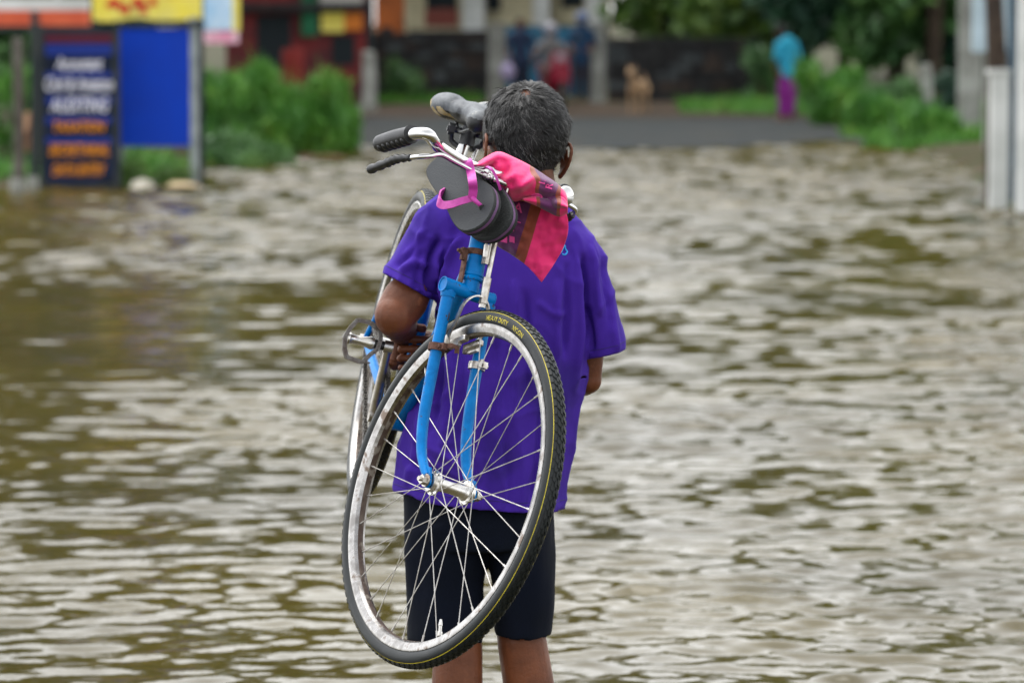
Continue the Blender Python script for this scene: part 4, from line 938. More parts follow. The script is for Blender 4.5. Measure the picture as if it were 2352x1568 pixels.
# hanging flap
def Y1(u, w, q):
    x, y = q; c = .05*math.exp(-((u-.5)/.5)**2)
    return 7.335+.03*w-.018*math.sin(pi*u)-.009*math.sin((x*.9-y*.45)*.055+2*nzf(x, y))*(.5+.5*w)-.005*nzf(x, y, 2.0, 4)-.0015*nzf(x, y, 5, 8)
def U1(u, w, q):      # stripes run down and slightly left
    x, y = q; xs_ = x-(1228-(y-480)*.30); return .65+xs_/260*.62 if xs_ > -200 else 0
flap = cloth_patch([(1120, 440), (1150, 452), (1200, 462), (1250, 472), (1298, 486)], [(1120, 520), (1131, 555), (1180, 588), (1215, 615), (1244, 648)], Y1, U1, bulge=24)
def Y2(u, w, q):      # rolled bundle in front of the bar
    x, y = q; return 7.305-.062*math.sqrt(max(0, 1-(2*w-1)**2))-.016*math.sin(u*11+w*5+2.5*nzf(x, y, 1, 3))*math.sin(pi*w)-.007*nzf(x, y, 1.7, 6)-.0012*nzf(x, y, 5, 2)-.008*math.sin((x*.5+y)*.05)*math.sin(pi*w)
def U2(u, w, q):
    x, y = q; xs_ = x-(1218+(y-375)*.16)+9*nzf(x, y, 1, 9); return .30+xs_*.0041 if xs_ < 28 else .30+28*.0041+(xs_-28+ (y-420)*.25)*.0072
roll = cloth_patch([(1094, 377), (1118, 360), (1146, 349), (1180, 362), (1216, 380), (1250, 402), (1283, 425), (1300, 446), (1303, 468)], [(1096, 382), (1128, 402), (1150, 425), (1158, 448), (1180, 462), (1206, 458), (1240, 468), (1272, 488), (1303, 484)], Y2, U2, nv=50, nu=80)
def Yb(u, w, q): return 7.31+.040*math.sqrt(max(0, 1-(2*w-1)**2))
rollb = cloth_patch([(1094, 377), (1118, 360), (1146, 349), (1180, 362), (1216, 380), (1250, 402), (1283, 425), (1300, 446), (1303, 468)], [(1096, 382), (1128, 402), (1150, 425), (1158, 448), (1180, 462), (1206, 458), (1240, 468), (1272, 488), (1303, 484)], Yb, U2, nv=16, nu=40)
def Y3(u, w, q): x, y = q; return 7.275-.022*math.sin(pi*w)-.007*math.sin(w*16+u*3)
knot = cloth_patch([(1150, 400), (1160, 396), (1172, 402), (1178, 418)], [(1150, 432), (1156, 446), (1166, 450), (1176, 440)], Y3, lambda u, w, q: .1, nu=24, nv=24)
def Y4(u, w, q): x, y = q; return 7.262-.014*math.sin(pi*w)-.004*math.sin(u*7)
fold = cloth_patch([(1200, 456), (1232, 452), (1262, 458), (1290, 452), (1304, 470)], [(1206, 462), (1236, 474), (1262, 488), (1285, 497), (1304, 488)], Y4, U2, nu=40, nv=18)
cloth = cloth_obj('cloth_bag', [flap, roll, rollb, knot, fold], 'crumpled pink and purple cloth bag knotted round the handlebar behind the man\'s neck', 'cloth bag')
# pale printed letters on the purple band
m_pr = mat('pink_print', lin(214, 70, 140), .8)
cb = BVHTree.FromPolygons([tuple(v.co) for v in cloth.data.vertices], [tuple(p.vertices) for p in cloth.data.polygons])
def on_cloth(px, py):
    r = unit(Fw+Rt*(px-1176)/FP+Up*(784-py)/FP); h = cb.ray_cast(Vector(CAMP-ORI[cloth.name]), Vector(r))
    return np.array(h[0])+ORI[cloth.name]-r*.0012 if h[0] is not None else None
q = MB()
def put(txt, x0, y0, size, ang, sk=0):
    v, f = textmesh(txt, size, shear=sk, bold=size*.02); c, s = math.cos(ang), math.sin(ang); pts = []
    for x, y, _ in v:
        p_ = on_cloth(x0+x*c+y*s, y0+x*s-y*c)
        if p_ is None: return
        pts.append(p_)
    q.add(pts, f)
for w_ in (('R', 1262, 428, 22, math.radians(-75)), ('L', 1246, 418, 20, math.radians(-75)), ('A', 1190, 478, 30, math.radians(10))):
    put(*w_)
    if q.v: obj('lettering', q, m_pr, cloth, smooth=False)
    q = MB()

for k in range(3):
    pp = [on_cloth(1232+k*1.5+(24-k*5)*math.cos(a)*.6, 456-(24-k*6)*.45*math.sin(a)) for a in np.linspace(0.3, pi-.4, 12)]
    if all(z is not None for z in pp): q.tube(pp, .0011, 5)
obj('print', q, m_pr, cloth, smooth=False); q = MB()
for x0, y0, w, h in ((1155, 548, 20, 16), (1176, 550, 12, 14), (1190, 510, 12, 2), (1178, 528, 5, 6)):
    g = [on_cloth(x0+a*w/2, y0+b*h/2+a*w*.12) for a, b in ((-1, -1), (1, -1), (1, 1), (-1, 1))]
    if all(z is not None for z in g): q.add(g, [(0, 1, 2, 3)])
obj('patch', q, m_pr, cloth, smooth=False)
# ------------------------------------------------------------------ background things
def pbox(m, x0, x1, y0, y1, Y, dep=.05, mi=0, bev=0):          # a box facing the camera side of Y, its front spanning the given directions
    a, b = P(x0, y1, Y), P(x1, y0, Y); c = (a+b)/2; c[1] = Y+dep/2
    m.box(c, A((b[0]-a[0])/2, 0, 0), A(0, dep/2, 0), A(0, 0, (b[2]-a[2])/2), mi, bev)
def pm(name, m, mt, par, **k): return obj(name, m, mt, par, **k)
def fill(name, mt, par, *boxes, **k):
    o = None
    for bs in ([[b] for b in boxes] if name != 'frame' else [boxes]):
        m = MB()
        for bb in bs: pbox(m, *bb)
        o = obj(name, m, mt, par, **k)
    return o
def base(px, Y): g = G(px, Y); return (g[0], g[1], g[2])
def down(px, Y, dz=.12):       # picture row of the ground there, a little under it
    g = G(px, Y); g[2] -= dz; return to_px(g)[1]
K = lambda n, c, **k: mat(n, lin(*c), **{**dict(rough=.7, spec=.2, bump=.002, bscale=40), **k})
m_dark = K('dark_steel', (34, 42, 46), c2=lin(54, 58, 58), scale=6)
m_blueb = K('blue_board', (2, 52, 164), rough=.7, c2=lin(4, 56, 172), scale=3, bump=0)
m_navy = K('navy_board', (12, 26, 60), rough=.6, c2=lin(10, 20, 34), scale=4)
m_blues = K('blue_stripe', (20, 44, 124), rough=.55)
m_wtxt = K('white_paint', (215, 215, 228), rough=.6, bump=0); m_otxt = K('orange_paint', (222, 138, 22), rough=.6, bump=0); m_rtxt = K('red_paint', (190, 36, 34), rough=.6, bump=0); m_mar = K('maroon_paint', (84, 26, 40), rough=.6, bump=0)
m_gwood = K('weathered_wood', (92, 88, 82), c2=lin(66, 60, 54), scale=5); m_grey = K('grey_paint', (150, 158, 158), c2=lin(120, 128, 128), scale=5)
m_conc = K('old_concrete', (150, 152, 146), c2=lin(104, 104, 98), scale=2.2, c3=lin(126, 126, 116), bump=.006); m_white = K('white_limewash', (206, 208, 206), c2=lin(168, 172, 168), scale=1.6, c3=lin(140, 142, 130), hi=.68, bump=.004)
m_stone = K('dark_stone', (50, 50, 50), c2=lin(36, 36, 38), scale=2.4, c3=lin(76, 68, 62), bump=.03, bscale=5)
m_red = K('red_wall', (112, 40, 40), c2=lin(70, 40, 44), scale=1.5); m_cream = K('cream_wall', (190, 182, 150), c2=lin(160, 152, 126), scale=1.2); m_void = K('opening_shade', (26, 34, 38))  # m_void: flat dark colour for the shade inside openings, windows and doorway
m_yelp = K('yellow_banner', (226, 208, 74), c2=lin(218, 206, 110), scale=2, bump=0)

def text_on(par, body, cx, cy, size_px, wpx, Y, mt, sh_=.25, name='lettering'):
    v, f = textmesh(body, 1.0, shear=sh_, bold=.02); x0, x1 = v[:, 0].min(), v[:, 0].max(); y0, y1 = v[:, 1].min(), v[:, 1].max(); q = MB(); o_ = P(cx, cy, Y); s = Y/FP
    q.add([(o_[0]+(x-(x0+x1)/2)/(x1-x0)*wpx*s, Y, o_[2]+(y-(y0+y1)/2)/(y1-y0)*size_px*s) for x, y, _ in v], f); return obj(name, q, mt, par, smooth=False)
# text board
Y0 = 38.4; t = thing('notice_board', 'tall dark notice board with white and orange lettering on blue strips, by the waterside', 'notice board', base(182, Y0))
yb = down(182, Y0)
fill('frame', m_dark, t, (92, 100, 58, yb, Y0, .06), (262, 274, 58, yb, Y0, .06), (100.5, 261.5, 425, 432, Y0, .05), (100.5, 261.5, 62, 72, Y0, .05))
pn = fill('panel', m_navy, t, (100.5, 261.5, 73, 424, Y0+.01, .02))
for a, b in ((102, 128), (166, 180), (222, 240), (268, 284), (316, 330)): fill('stripe', m_blues, pn, (104, 258, a, b, Y0+.006, .003))
fill('stripe', m_mar, pn, (104, 258, 80, 98, Y0+.006, .003))
for body, cy, h, w, mt in (('Accountant', 146, 30, 106, m_wtxt), ('Civil & Aviation', 193, 32, 156, m_wtxt), ('AUDITING', 241, 34, 134, m_wtxt), ('TAXATION', 291, 24, 118, m_otxt), ('SECRETARIAL', 344, 26, 138, m_otxt), ('DATA ENTRY', 390, 26, 122, m_otxt)):
    text_on(pn, body, 182, cy, h, w, Y0+.001, mt)
# blue board
Y1b = 38.9; t = thing('blue_board', 'plain bright blue board on a grey post beside the lettered notice board', 'board', base(360, Y1b)); yb = down(445, Y1b)
fill('panel', m_blueb, t, (270, 436, 66, 336, Y1b, .03)); fill('post', m_grey, t, (438, 452, 40, yb, Y1b, .07), (276, 284, 337, yb, Y1b+.04, .05)); fill('rail', m_dark, t, (262, 470, 48, 62, Y1b-.04, .05))
# yellow banner over it
Yy = 39.2; t = thing('yellow_banner', 'yellow banner with red marks strung above the blue board', 'banner', base(340, Yy)); yb = down(218, Yy)
q = MB(); Gd = np.zeros((6, 24, 3))
for i in range(6):
    for j in range(24):
        p_ = P(212+j/23*252, -75+i/5*(122+4*math.sin(j*.5)), Yy+.02*math.sin(j*.9)); Gd[i, j] = p_
q.grid(Gd); bn = obj('sheet', evalmesh(q, [('SOLIDIFY', dict(thickness=.004))]), m_yelp, t); q = MB()
for x, y, w in ((262, 8, 34), (286, 20, 22), (318, 6, 30), (330, 22, 16), (350, 4, 18), (262, -26, 40), (320, -30, 44), (390, -24, 50)):
    q.add([P(x+w*.5*math.cos(a)*(1+.3*math.sin(3*a)), y+14*math.sin(a)*(1+.3*math.cos(2*a)), Yy-.03) for a in np.linspace(0, 6.28, 18)[:-1]], [tuple(range(17))])
obj('red_marks', q, m_rtxt, bn, smooth=False); fill('pole', m_dark, t, (212, 220, -80, yb, Yy+.06, .06), (458, 466, -80, yb, Yy+.06, .06))
# poster
Yp = 42.5; t = thing('hanging_poster', 'tall pale poster with yellow edges and a pink foot, right of the yellow banner', 'poster', base(505, Yp)); yb = down(470, Yp)
pn = fill('sheet', K('poster_blue', (196, 214, 230), bump=0, c2=lin(150, 190, 222), scale=3), t, (468, 534, -90, 70, Yp, .01)); fill('yellow_edge', m_yelp, t, (534.5, 550, -90, 72, Yp, .012), (456, 467.5, -90, 40, Yp, .012))
fill('pink_foot', K('poster_pink', (210, 130, 160), c2=lin(220, 190, 200), scale=4, bump=0), t, (468, 548, 72.5, 100, Yp, .01)); fill('post', m_grey, t, (444, 454, -100, yb, Yp+.02, .08))
# stall roof at the upper left
Ys = 41.5; t = thing('stall_awning', 'orange and white striped awning behind the lettered notice board', 'awning', base(90, Ys)); yb = down(20, Ys)
fill('white_band', m_white, t, (-60, 200, -4, 24, Ys, .5)); fill('orange_band', K('orange_cloth', (206, 98, 66), c2=lin(190, 84, 58), scale=3), t, (-60, 200, 24.6, 60, Ys-.02, .5)); fill('valance', m_dark, t, (-60, 205, 60.6, 74, Ys-.01, .5))
fill('pole', m_grey, t, (128, 140, -60, yb, Ys+.3, .06), (-50, -40, 60, yb, Ys+.3, .06)); 
def pole(name, lab, cat, px, w, y0, Y, mt, group=None, lean=0):
    t = thing(name, lab, cat, base(px, Y), group); g = G(px, Y); g[2] -= .15; top = P(px+lean, y0, Y); q = MB(); r = w/2/FP*Y
    q.tube(spline([g, (g+top)/2+A(r*.25, 0, 0), top], 6), [r*1.08, r, r*.94], 14); q.ell(top, r*.94, r*.94, r*.3); obj('shaft', q, mt, t); q = MB(); q.tube([g, g+A(0, 0, .3)], [r*1.5, r*1.3], 12); obj('footing', q, m_conc, t); return t
pole('wooden_post', 'thick grey wooden post at the left edge of the picture', 'post', 40, 26, 92, 37.6, m_gwood)
pole('wooden_post', 'dark slim post close to the left side of the lettered notice board', 'post', 76, 20, 30, 38.0, m_dark, lean=4)
pole('utility_pole', 'dark pole rising in front of the far grey wall, left of the saddle', 'pole', 846, 20, -120, 66.5, m_dark)
pole('concrete_post', 'pale concrete post at the roadside, left of the saddle', 'post', 846, 32, 122, 62.5, m_conc)
pole('marker_post', 'small white post among the bushes near the right wall', 'post', 2126, 28, 152, 56, m_conc)
# cloth hanging behind the left posts
q = MB(); Gd = np.zeros((14, 8, 3))
for i in range(14):
    for j in range(8): Gd[i, j] = P(48+j*3.6+i*.9+4*math.sin(i*.5), 258+i*7, 39.6+.05*math.sin(j*1.3+i*.4))
q.grid(Gd); obj('hanging_cloth', evalmesh(q, [('SOLIDIFY', dict(thickness=.01))]), K('tan_cloth', (190, 148, 112), c2=lin(160, 120, 92), scale=6), None, loc=P(60, 300, 39.6), label='tan cloth hanging behind the posts at the left edge', cat='cloth')
# shop behind the left bush
Yq = 66; t = thing('roadside_shop', 'dark red roadside shop with coloured boards behind the big left bush', 'shop', base(690, Yq)); yb = down(690, Yq, .2)
fill('wall', m_red, t, (520, 838, -160, yb, Yq, 2.5)); fill('opening', m_void, t, (590, 668, 36, 160, Yq-.03, .02), (762, 815, 82, 150, Yq-.03, .02))  # openings are dark sheets on the wall, the shade inside painted
fill('fascia', m_stone, t, (540, 836, 8, 26, Yq-.3, .28)); fill('signboard', K('pale_sign', (176, 172, 166), bump=0), t, (735, 833, -30, 7.5, Yq-.12, .06)); fill('signboard', m_yelp, t, (738, 790, 28, 74, Yq-.12, .06)); fill('signboard', K('orange_board', (206, 120, 48), bump=0), t, (791, 832, 28, 70, Yq-.12, .06))
fill('green_curtain', K('green_cloth', (40, 104, 72), c2=lin(28, 84, 58), scale=3), t, (692, 728, -80, 84, Yq-.14, .08)); fill('roof', m_gwood, t, (500, 842, -190, -161, Yq-.8, 4))
q = MB(); c = P(672, 160, 60); q.lathe(c-A(0, 0, .32), (0, 0, 1), [(.15, 0), (.17, .03), (.165, .2), (.175, .32), (.165, .44), (.17, .6), (.15, .64)], 20); q.lathe(c-A(0, 0, c[2]-G(672, 60)[2]+.1), (0, 0, 1), [(.12, 0), (.12, c[2]-.32)], 12)
obj('red_barrel', q, K('barrel_red', (112, 34, 30)), None, loc=base(672, 60), label='red barrel on a stand above the left bush', cat='barrel')
# low dark wall of rubble between the shop and the gate, and the one right of the gate
def rubble(name, lab, x0, x1, y0, Y, y0b=None):
    t = thing(name, lab, 'wall', base((x0+x1)/2, Y)); yb = down((x0+x1)/2, Y, .2); m = MB(); pbox(m, x0, x1, y0, yb, Y+.03, .34); obj('core', m, m_stone, t); m = MB(); rr = random.Random(int(x0))
    s = Y/FP; y = yb
    while y > y0+4:
        h = rr.uniform(18, 30); x = x0
        while x < x1-6:
            w = rr.uniform(26, 56); w = min(w, x1-x); pbox(m, x+1.2, x+w-1.2, max(y-h+1.2, y0), y-1.2, Y-.01-rr.uniform(0, .03), .08, rr.choice([0, 0, 0, 1, 2]), .02); x += w
        y -= h
    obj('stones', m, [m_stone, K('brown_stone', (70, 60, 54), c2=lin(48, 42, 40), scale=3), K('grey_stone', (78, 82, 84), c2=lin(56, 60, 62), scale=3)], t, smooth=False)
    fill('coping', m_stone, t, (x0-2, x1+2, y0-8, y0-.6, Y-.04, .44)); return t
rubble('stone_wall', 'long dark rubble wall left of the gate opening', 700, 1120, 84, 69)
rubble('stone_wall', 'dark rubble wall right of the gate, behind the dog', 1396, 1742, 96, 69)
# gate pillars and blue gate
for px, lab in ((1141, 'weathered concrete gate pillar left of the blue gate'), (1372, 'weathered concrete gate pillar right of the blue gate')):
    t = thing('gate_pillar', lab, 'pillar', base(px, 67.5)); yb = down(px, 67.5, .2); fill('shaft', m_conc, t, (px-19, px+19, 66, yb, 67.5, .3)); fill('cap', m_conc, t, (px-25, px+25, 54, 65.4, 67.45, .4)); fill('plinth', m_gwood, t, (px-23, px+23, yb-26, yb, 67.44, .42))
t = thing('blue_gate', 'faded blue sheet metal gate between two concrete pillars', 'gate', base(1256, 68.6)); yb = down(1256, 68.6, -.1)
fill('leaf', K('faded_blue', (44, 104, 138), c2=lin(60, 112, 136), scale=1.5), t, (1163, 1254, 62, yb, 68.6, .04), (1258, 1350, 62, yb, 68.6, .04)); fill('rail', m_dark, t, (1163, 1350, 58, 61.4, 68.58, .06), (1163, 1254, 140, 145, 68.56, .03), (1258, 1350, 140, 145, 68.56, .03))
# pale house behind
Yh = 86; t = thing('cream_house', 'cream house with brown shutters standing beyond the gate', 'house', base(1180, Yh)); yb = down(1180, Yh, .2)
fill('wall', m_cream, t, (930, 1402, -210, yb, Yh, 5)); fill('window', m_void, t, (978, 1050, -60, 20, Yh-.04, .03), (1118, 1150, -70, 26, Yh-.04, .03), (1290, 1340, -60, 18, Yh-.04, .03)); fill('shutter', K('brown_shutter', (120, 66, 58)), t, (976, 1052, 21, 62, Yh-.06, .05)); fill('roof', m_red, t, (905, 1425, -262, -211, Yh-.8, 6.6)); fill('column', m_white, t, (1062, 1112, -208, 70, Yh-.5, .4), (1224, 1262, -208, 70, Yh-.5, .4), (1345, 1385, -208, 70, Yh-.5, .4)); fill('veranda', m_stone, t, (940, 1400, 70.6, yb, Yh-.9, .8))
t = thing('orange_hut', 'small orange kiosk behind the dark pole left of the saddle', 'kiosk', base(888, 74)); fill('wall', K('hut_orange', (170, 92, 40), c2=lin(120, 66, 36), scale=2), t, (862, 926, -60, down(888, 74), 74, 1)); fill('roof', m_dark, t, (850, 938, -84, -60.6, 73.8, 1.5)); fill('door', m_void, t, (876, 900, 62, down(888, 74, 0), 73.96, .03))
# right side: white pillars and walls
Yr = 34.2; t = thing('white_pillar', 'whitewashed square pillar standing in the flood at the right', 'pillar', (*P(2296, 480, Yr)[:2], -.07)); 
fill('shaft', m_white, t, (2275, 2319, 172, 500, Yr, .18)); fill('cap', m_white, t, (2272, 2322, 160, 171.4, Yr-.02, .28))
t = thing('tree', 'bare brown trunk standing behind the whitewashed pillar', 'tree', base(2290, 36)); g = A(*P(2296, 470, 36)); g[2] = -.15; q = MB()
q.tube(spline([g, P(2292, 200, 36), P(2286, 60, 36), P(2278, -140, 36.1), P(2284, -420, 36.2), P(2270, -700, 36.2)], 6), [.16, .10, .09, .08, .07, .05], 14); obj('trunk', q, K('brown_bark', (70, 58, 48), c2=lin(50, 42, 36), scale=9, bump=.01), t)
bt = t
t = thing('blue_door', 'narrow dark blue metal door beside the whitewashed pillar', 'door', (*P(2328, 440, 34.9)[:2], -.07)); fill('leaf', K('slate_blue', (72, 92, 106), c2=lin(60, 76, 88), scale=3), t, (2312, 2338, -60, 492, 34.9, .05)); fill('lintel', m_grey, t, (2306, 2342, -80, -61, 34.88, .09))
t = thing('white_wall', 'tall white wall at the right edge of the picture', 'wall', (*P(2390, 500, 33.4)[:2], -.07)); fill('face', m_white, t, (2338, 2700, -300, 540, 33.4, .2)); fill('coping', m_conc, t, (2330, 2700, -316, -300.6, 33.36, .3))
t = thing('white_wall', 'pale wall end standing between the bushes and the whitewashed pillar', 'wall', base(2228, 53)); fill('face', m_conc, t, (2204, 2258, -30, down(2228, 53), 53, .3)); fill('coping', m_conc, t, (2196, 2266, -42, -30.6, 52.96, .4))
t = thing('water_tank', 'light blue grey panel wall high up behind the whitewashed pillar', 'wall', base(2300, 46)); fill('face', K('pale_blue_wall', (170, 188, 198), c2=lin(150, 168, 176), scale=2), t, (2236, 2420, -200, 120, 46, .2)); fill('post', m_conc, t, (2262, 2276, 120.6, down(2270, 46), 46, .16)); t.name = 'panel_wall'

# ------------------------------------------------------------------ plants
def leaves(m, blobs, n, size, rg, up=.3, mi=1, asp=.45, vert=-.2):
    w = np.array([b[1][0]*b[1][1]*b[1][2] for b in blobs])**.66; w /= w.sum(); V_ = []; F2 = []
    for k in range(n):
        c, r = blobs[rg.choice(len(blobs), p=w)]; d = rg.normal(size=3); d /= np.linalg.norm(d); rad = rg.random()**.38
        lump = 1+.22*noise.noise(Vector(d*2.4)+Vector(c)); p_ = np.asarray(c)+d*np.asarray(r)*rad*lump
        u = unit(rg.normal(size=3)+A(0, 0, vert)); v_ = unit(np.cross(u, rg.normal(size=3)+A(0, 0, up))); s = size*(.6+.8*rg.random())
        b0 = len(V_); V_ += [p_-u*s, p_+v_*s*asp, p_+u*s, p_-v_*s*asp]; F2.append((b0, b0+1, b0+2, b0+3))
    m.add(V_, F2, mi)
def leafmat(n, c1, c2, c3, sc=1.2):
    m = mat(n, lin(*c1), .5, c2=lin(*c2), scale=sc, c3=lin(*c3), lo=.38, hi=.58, spec=.35, detail=8); return m
m_lf_dark = leafmat('dark_foliage', (30, 58, 48), (44, 78, 54), (58, 96, 62)); m_lf_mid = leafmat('mid_foliage', (58, 94, 54), (80, 118, 60), (102, 134, 64)); m_lf_lt = leafmat('light_foliage', (52, 106, 32), (80, 132, 38), (116, 146, 44), 2.5); m_lf_ol = leafmat('olive_foliage', (60, 92, 44), (84, 110, 44), (112, 128, 50), 2)
m_bark = K('bark', (74, 62, 50), c2=lin(52, 44, 36), scale=6, bump=.01)
def tree(px, Y, h, blobs, mt, lab, n=5000, size=.16, name='tree', group=None, seed=0, trunk=.14):
    g = G(px, Y); g = A(g[0], g[1], float(hterr(g[0], g[1]))); t = thing(name, lab, 'tree', g, group); rg = np.random.default_rng(seed+abs(int(px))); q = MB(); tp = g+A(.2, .1, h*.62)
    q.tube(spline([g-A(0, 0, .2), g+A(.08, 0, h*.3), tp], 5), [trunk, trunk*.8, trunk*.4], 12)
    bl_ = [(g+A(*c)*1.0, r) for c, r in blobs]
    for c, r in bl_: s0 = g+A(.1, 0, h*(.2+.3*rg.random())); q.tube(spline([s0, (s0+c)/2+rg.normal(size=3)*.1, c], 4), [trunk*.45, trunk*.3, .015], 7)
    obj('trunk', q, m_bark, t); q = MB(); leaves(q, bl_, n, size, rg, mi=0); obj('crown', q, mt, t, angle=0, smooth=False); return t
def bigtree(px, Y, h, w, mt, lab, low=.25, n=6000, size=.2, seed=0):
    low = low/1.5; h *= 1.5; n = int(n*1.5); size *= 1.15
    rg = np.random.default_rng(seed+abs(int(px))); bl_ = []
    for k in range(15):
        a = rg.random()*6.28; rr = w*.5*rg.random()**.5; z = h*(low+(.95-low)*(k+rg.random())/15); s = w*(.20+.14*rg.random())
        bl_.append(((rr*math.cos(a), rr*math.sin(a)*.7, z), (s, s*.8, s*.75)))
    return tree(px, Y, h, bl_, mt, lab, n, size, seed=seed)
bigtree(1620, 76, 9.5, 4.2, m_lf_dark, 'tall dark tree beyond the rubble wall right of the gate', .10, 9000, .24)
bigtree(1760, 80, 8.5, 6.0, m_lf_dark, 'dark leafy tree between the gate and the distant person', .08, 8000, .24)
bigtree(1770, 78, 8, 5.0, m_lf_ol, 'mid green tree above the distant person in turquoise', .16, 7000, .2)
bigtree(1935, 72, 7.5, 4.6, m_lf_ol, 'broad green tree behind the bright bush on the right verge', .14, 7000, .2)
bigtree(2050, 68, 8.5, 4.4, m_lf_dark, 'dark green tree over the right verge', .10, 7000, .2)
bigtree(2140, 66, 8, 3.8, m_lf_mid, 'green tree next to the pale wall end on the right', .10, 6500, .18)
bigtree(2060, 70, 8, 5.5, m_lf_ol, 'olive green tree furthest back over the right verge', .1, 5000, .2)
bigtree(1330, 96, 12, 8, m_lf_dark, 'tall dark tree added far behind the blue gate for its reflection in the water', .3, 6000, .3)  # added tall behind the gate for its dark reflection in the water
bigtree(1010, 98, 11, 9, m_lf_mid, 'tall tree added behind the cream house for its reflection in the water', .35, 6000, .3)  # also added for the water to reflect
bigtree(700, 84, 10, 8, m_lf_dark, 'dark tree added behind the red shop for its reflection in the water', .3, 6000, .28)  # another tree added for its reflection
bigtree(120, 62, 9, 4.4, m_lf_dark, 'dark tree behind the blue board', .12, 6000, .22)
bigtree(-120, 56, 8, 4.2, m_lf_mid, 'green tree behind the striped awning', .12, 6000, .2)
bigtree(-160, 50, 8, 5.5, m_lf_dark, 'dark tree at the left, out beyond the wooden post', .12, 5000, .2)
bigtree(2700, 60, 9, 4, m_lf_dark, 'dark tree beyond the white wall on the right', .2, 5000, .2)
bigtree(-160, 88, 14, 10, m_lf_dark, 'very tall dark tree added at the far left, behind the awning, to darken the water', .38, 5500, .42)  # very tall trees: added, crowns above the view, to darken the water's reflections
bigtree(420, 92, 15, 10, m_lf_dark, 'very tall dark tree added behind the boards to darken the water', .38, 5500, .42)
bigtree(900, 94, 14.5, 10, m_lf_dark, 'very tall dark tree added behind the kiosk to darken the water', .38, 5500, .42)
bigtree(1980, 92, 14, 10, m_lf_dark, 'very tall dark tree added behind the right verge to darken the water', .38, 5500, .42)
bigtree(1380, 99, 13.5, 9, m_lf_dark, 'very tall dark tree added behind the gate pillars to darken the water', .38, 5000, .42)
q = MB(); rg = np.random.default_rng(5); cen = P(2270, -760, 36.2); leaves(q, [(cen, (1.1, 1.0, .7)), (cen+A(-.7, .3, .3), (.8, .8, .5)), (cen+A(.7, 0, .2), (.8, .8, .5))], 2500, .12, rg, mi=0); obj('crown', q, m_lf_mid, bt, angle=0, smooth=False)
def bush(px, Y, w, h, mt, lab, n=2600, size=.06, seed=0, group=None):
    g = G(px, Y); rg = np.random.default_rng(seed+abs(int(px))); t = thing('bush', lab, 'bush', g, group); bl_ = []
    for k in range(10):
        a = rg.random()*6.28; rr = w*.36*rg.random()**.5; z = h*(.12+.62*rg.random()); s = w*(.17+.1*rg.random()); bl_.append((g+A(rr*math.cos(a), rr*math.sin(a)*.8, z), (s, s, min(s, h*.3))))
    q = MB()
    for c, r in bl_[:8]: q.tube(spline([g+A(0, 0, -.05), (g+c)/2+A(.03, 0, .05), c], 3), [.018, .012, .005], 6)
    obj('stems', q, m_bark, t); q = MB(); leaves(q, bl_, n, size*(1.7 if mt is m_lf_lt else 1), rg, mi=0, asp=.14 if mt is m_lf_lt else .3, vert=1.6 if mt is m_lf_lt else -.2); 
    for k in range(n//12):                       # upright shoots
        c, r = bl_[rg.integers(len(bl_))]; p_ = np.asarray(c)+rg.normal(size=3)*np.asarray(r)*.5; tp = p_+A(rg.normal()*.06, rg.normal()*.06, .12+.16*rg.random()); q.add([p_+A(.006, 0, 0), p_-A(.006, 0, 0), tp], [(0, 1, 2)], 0)
    obj('foliage', q, mt, t, angle=0, smooth=False); return t
bush(505, 45.5, 1.0, 1.3, m_lf_lt, 'yellow green bush just right of the blue board', 2600)
bush(590, 46.5, 1.15, 1.4, m_lf_lt, 'fullest bright green bush in the left clump', 3000)
bush(690, 47.5, 1.2, 1.32, m_lf_lt, 'bright green bush in front of the red barrel', 3000)
bush(765, 49, .75, .75, m_lf_lt, 'low green bush at the right end of the left clump', 1800)
bush(560, 44.2, 1.1, .50, m_lf_mid, 'dark low bush in front of the left clump', 2200)
bush(310, 38.6, .5, .42, m_lf_ol, 'small weed growing under the blue board', 900, .04)
bush(385, 38.8, .45, .32, m_lf_ol, 'small pale weed behind the stones by the blue board', 800, .04)
bush(28, 41.5, .9, 1.2, m_lf_lt, 'leafy bush behind the wooden post at the left edge', 2200)
bush(1905, 57, 1.05, 1.1, m_lf_lt, 'bright yellow green bush right of the distant person', 2800)
bush(2005, 54, .9, .55, m_lf_lt, 'low bright bush beside the yellow green one', 2000)
bush(2040, 56, .9, 1.0, m_lf_mid, 'rounded mid green bush left of the small white post', 2400)
bush(2170, 54, .7, 1.0, m_lf_dark, 'dark bush at the foot of the pale wall end', 2400)
bush(1745, 67.5, 1.0, 1.2, m_lf_mid, 'green bush at the right end of the rubble wall', 2200)
bush(935, 68, .9, .8, m_lf_mid, 'creeper like bush at the foot of the long rubble wall', 1600)
bush(2120, 51, 1.0, .55, m_lf_lt, 'spreading low bush near the waterline on the right', 2200)
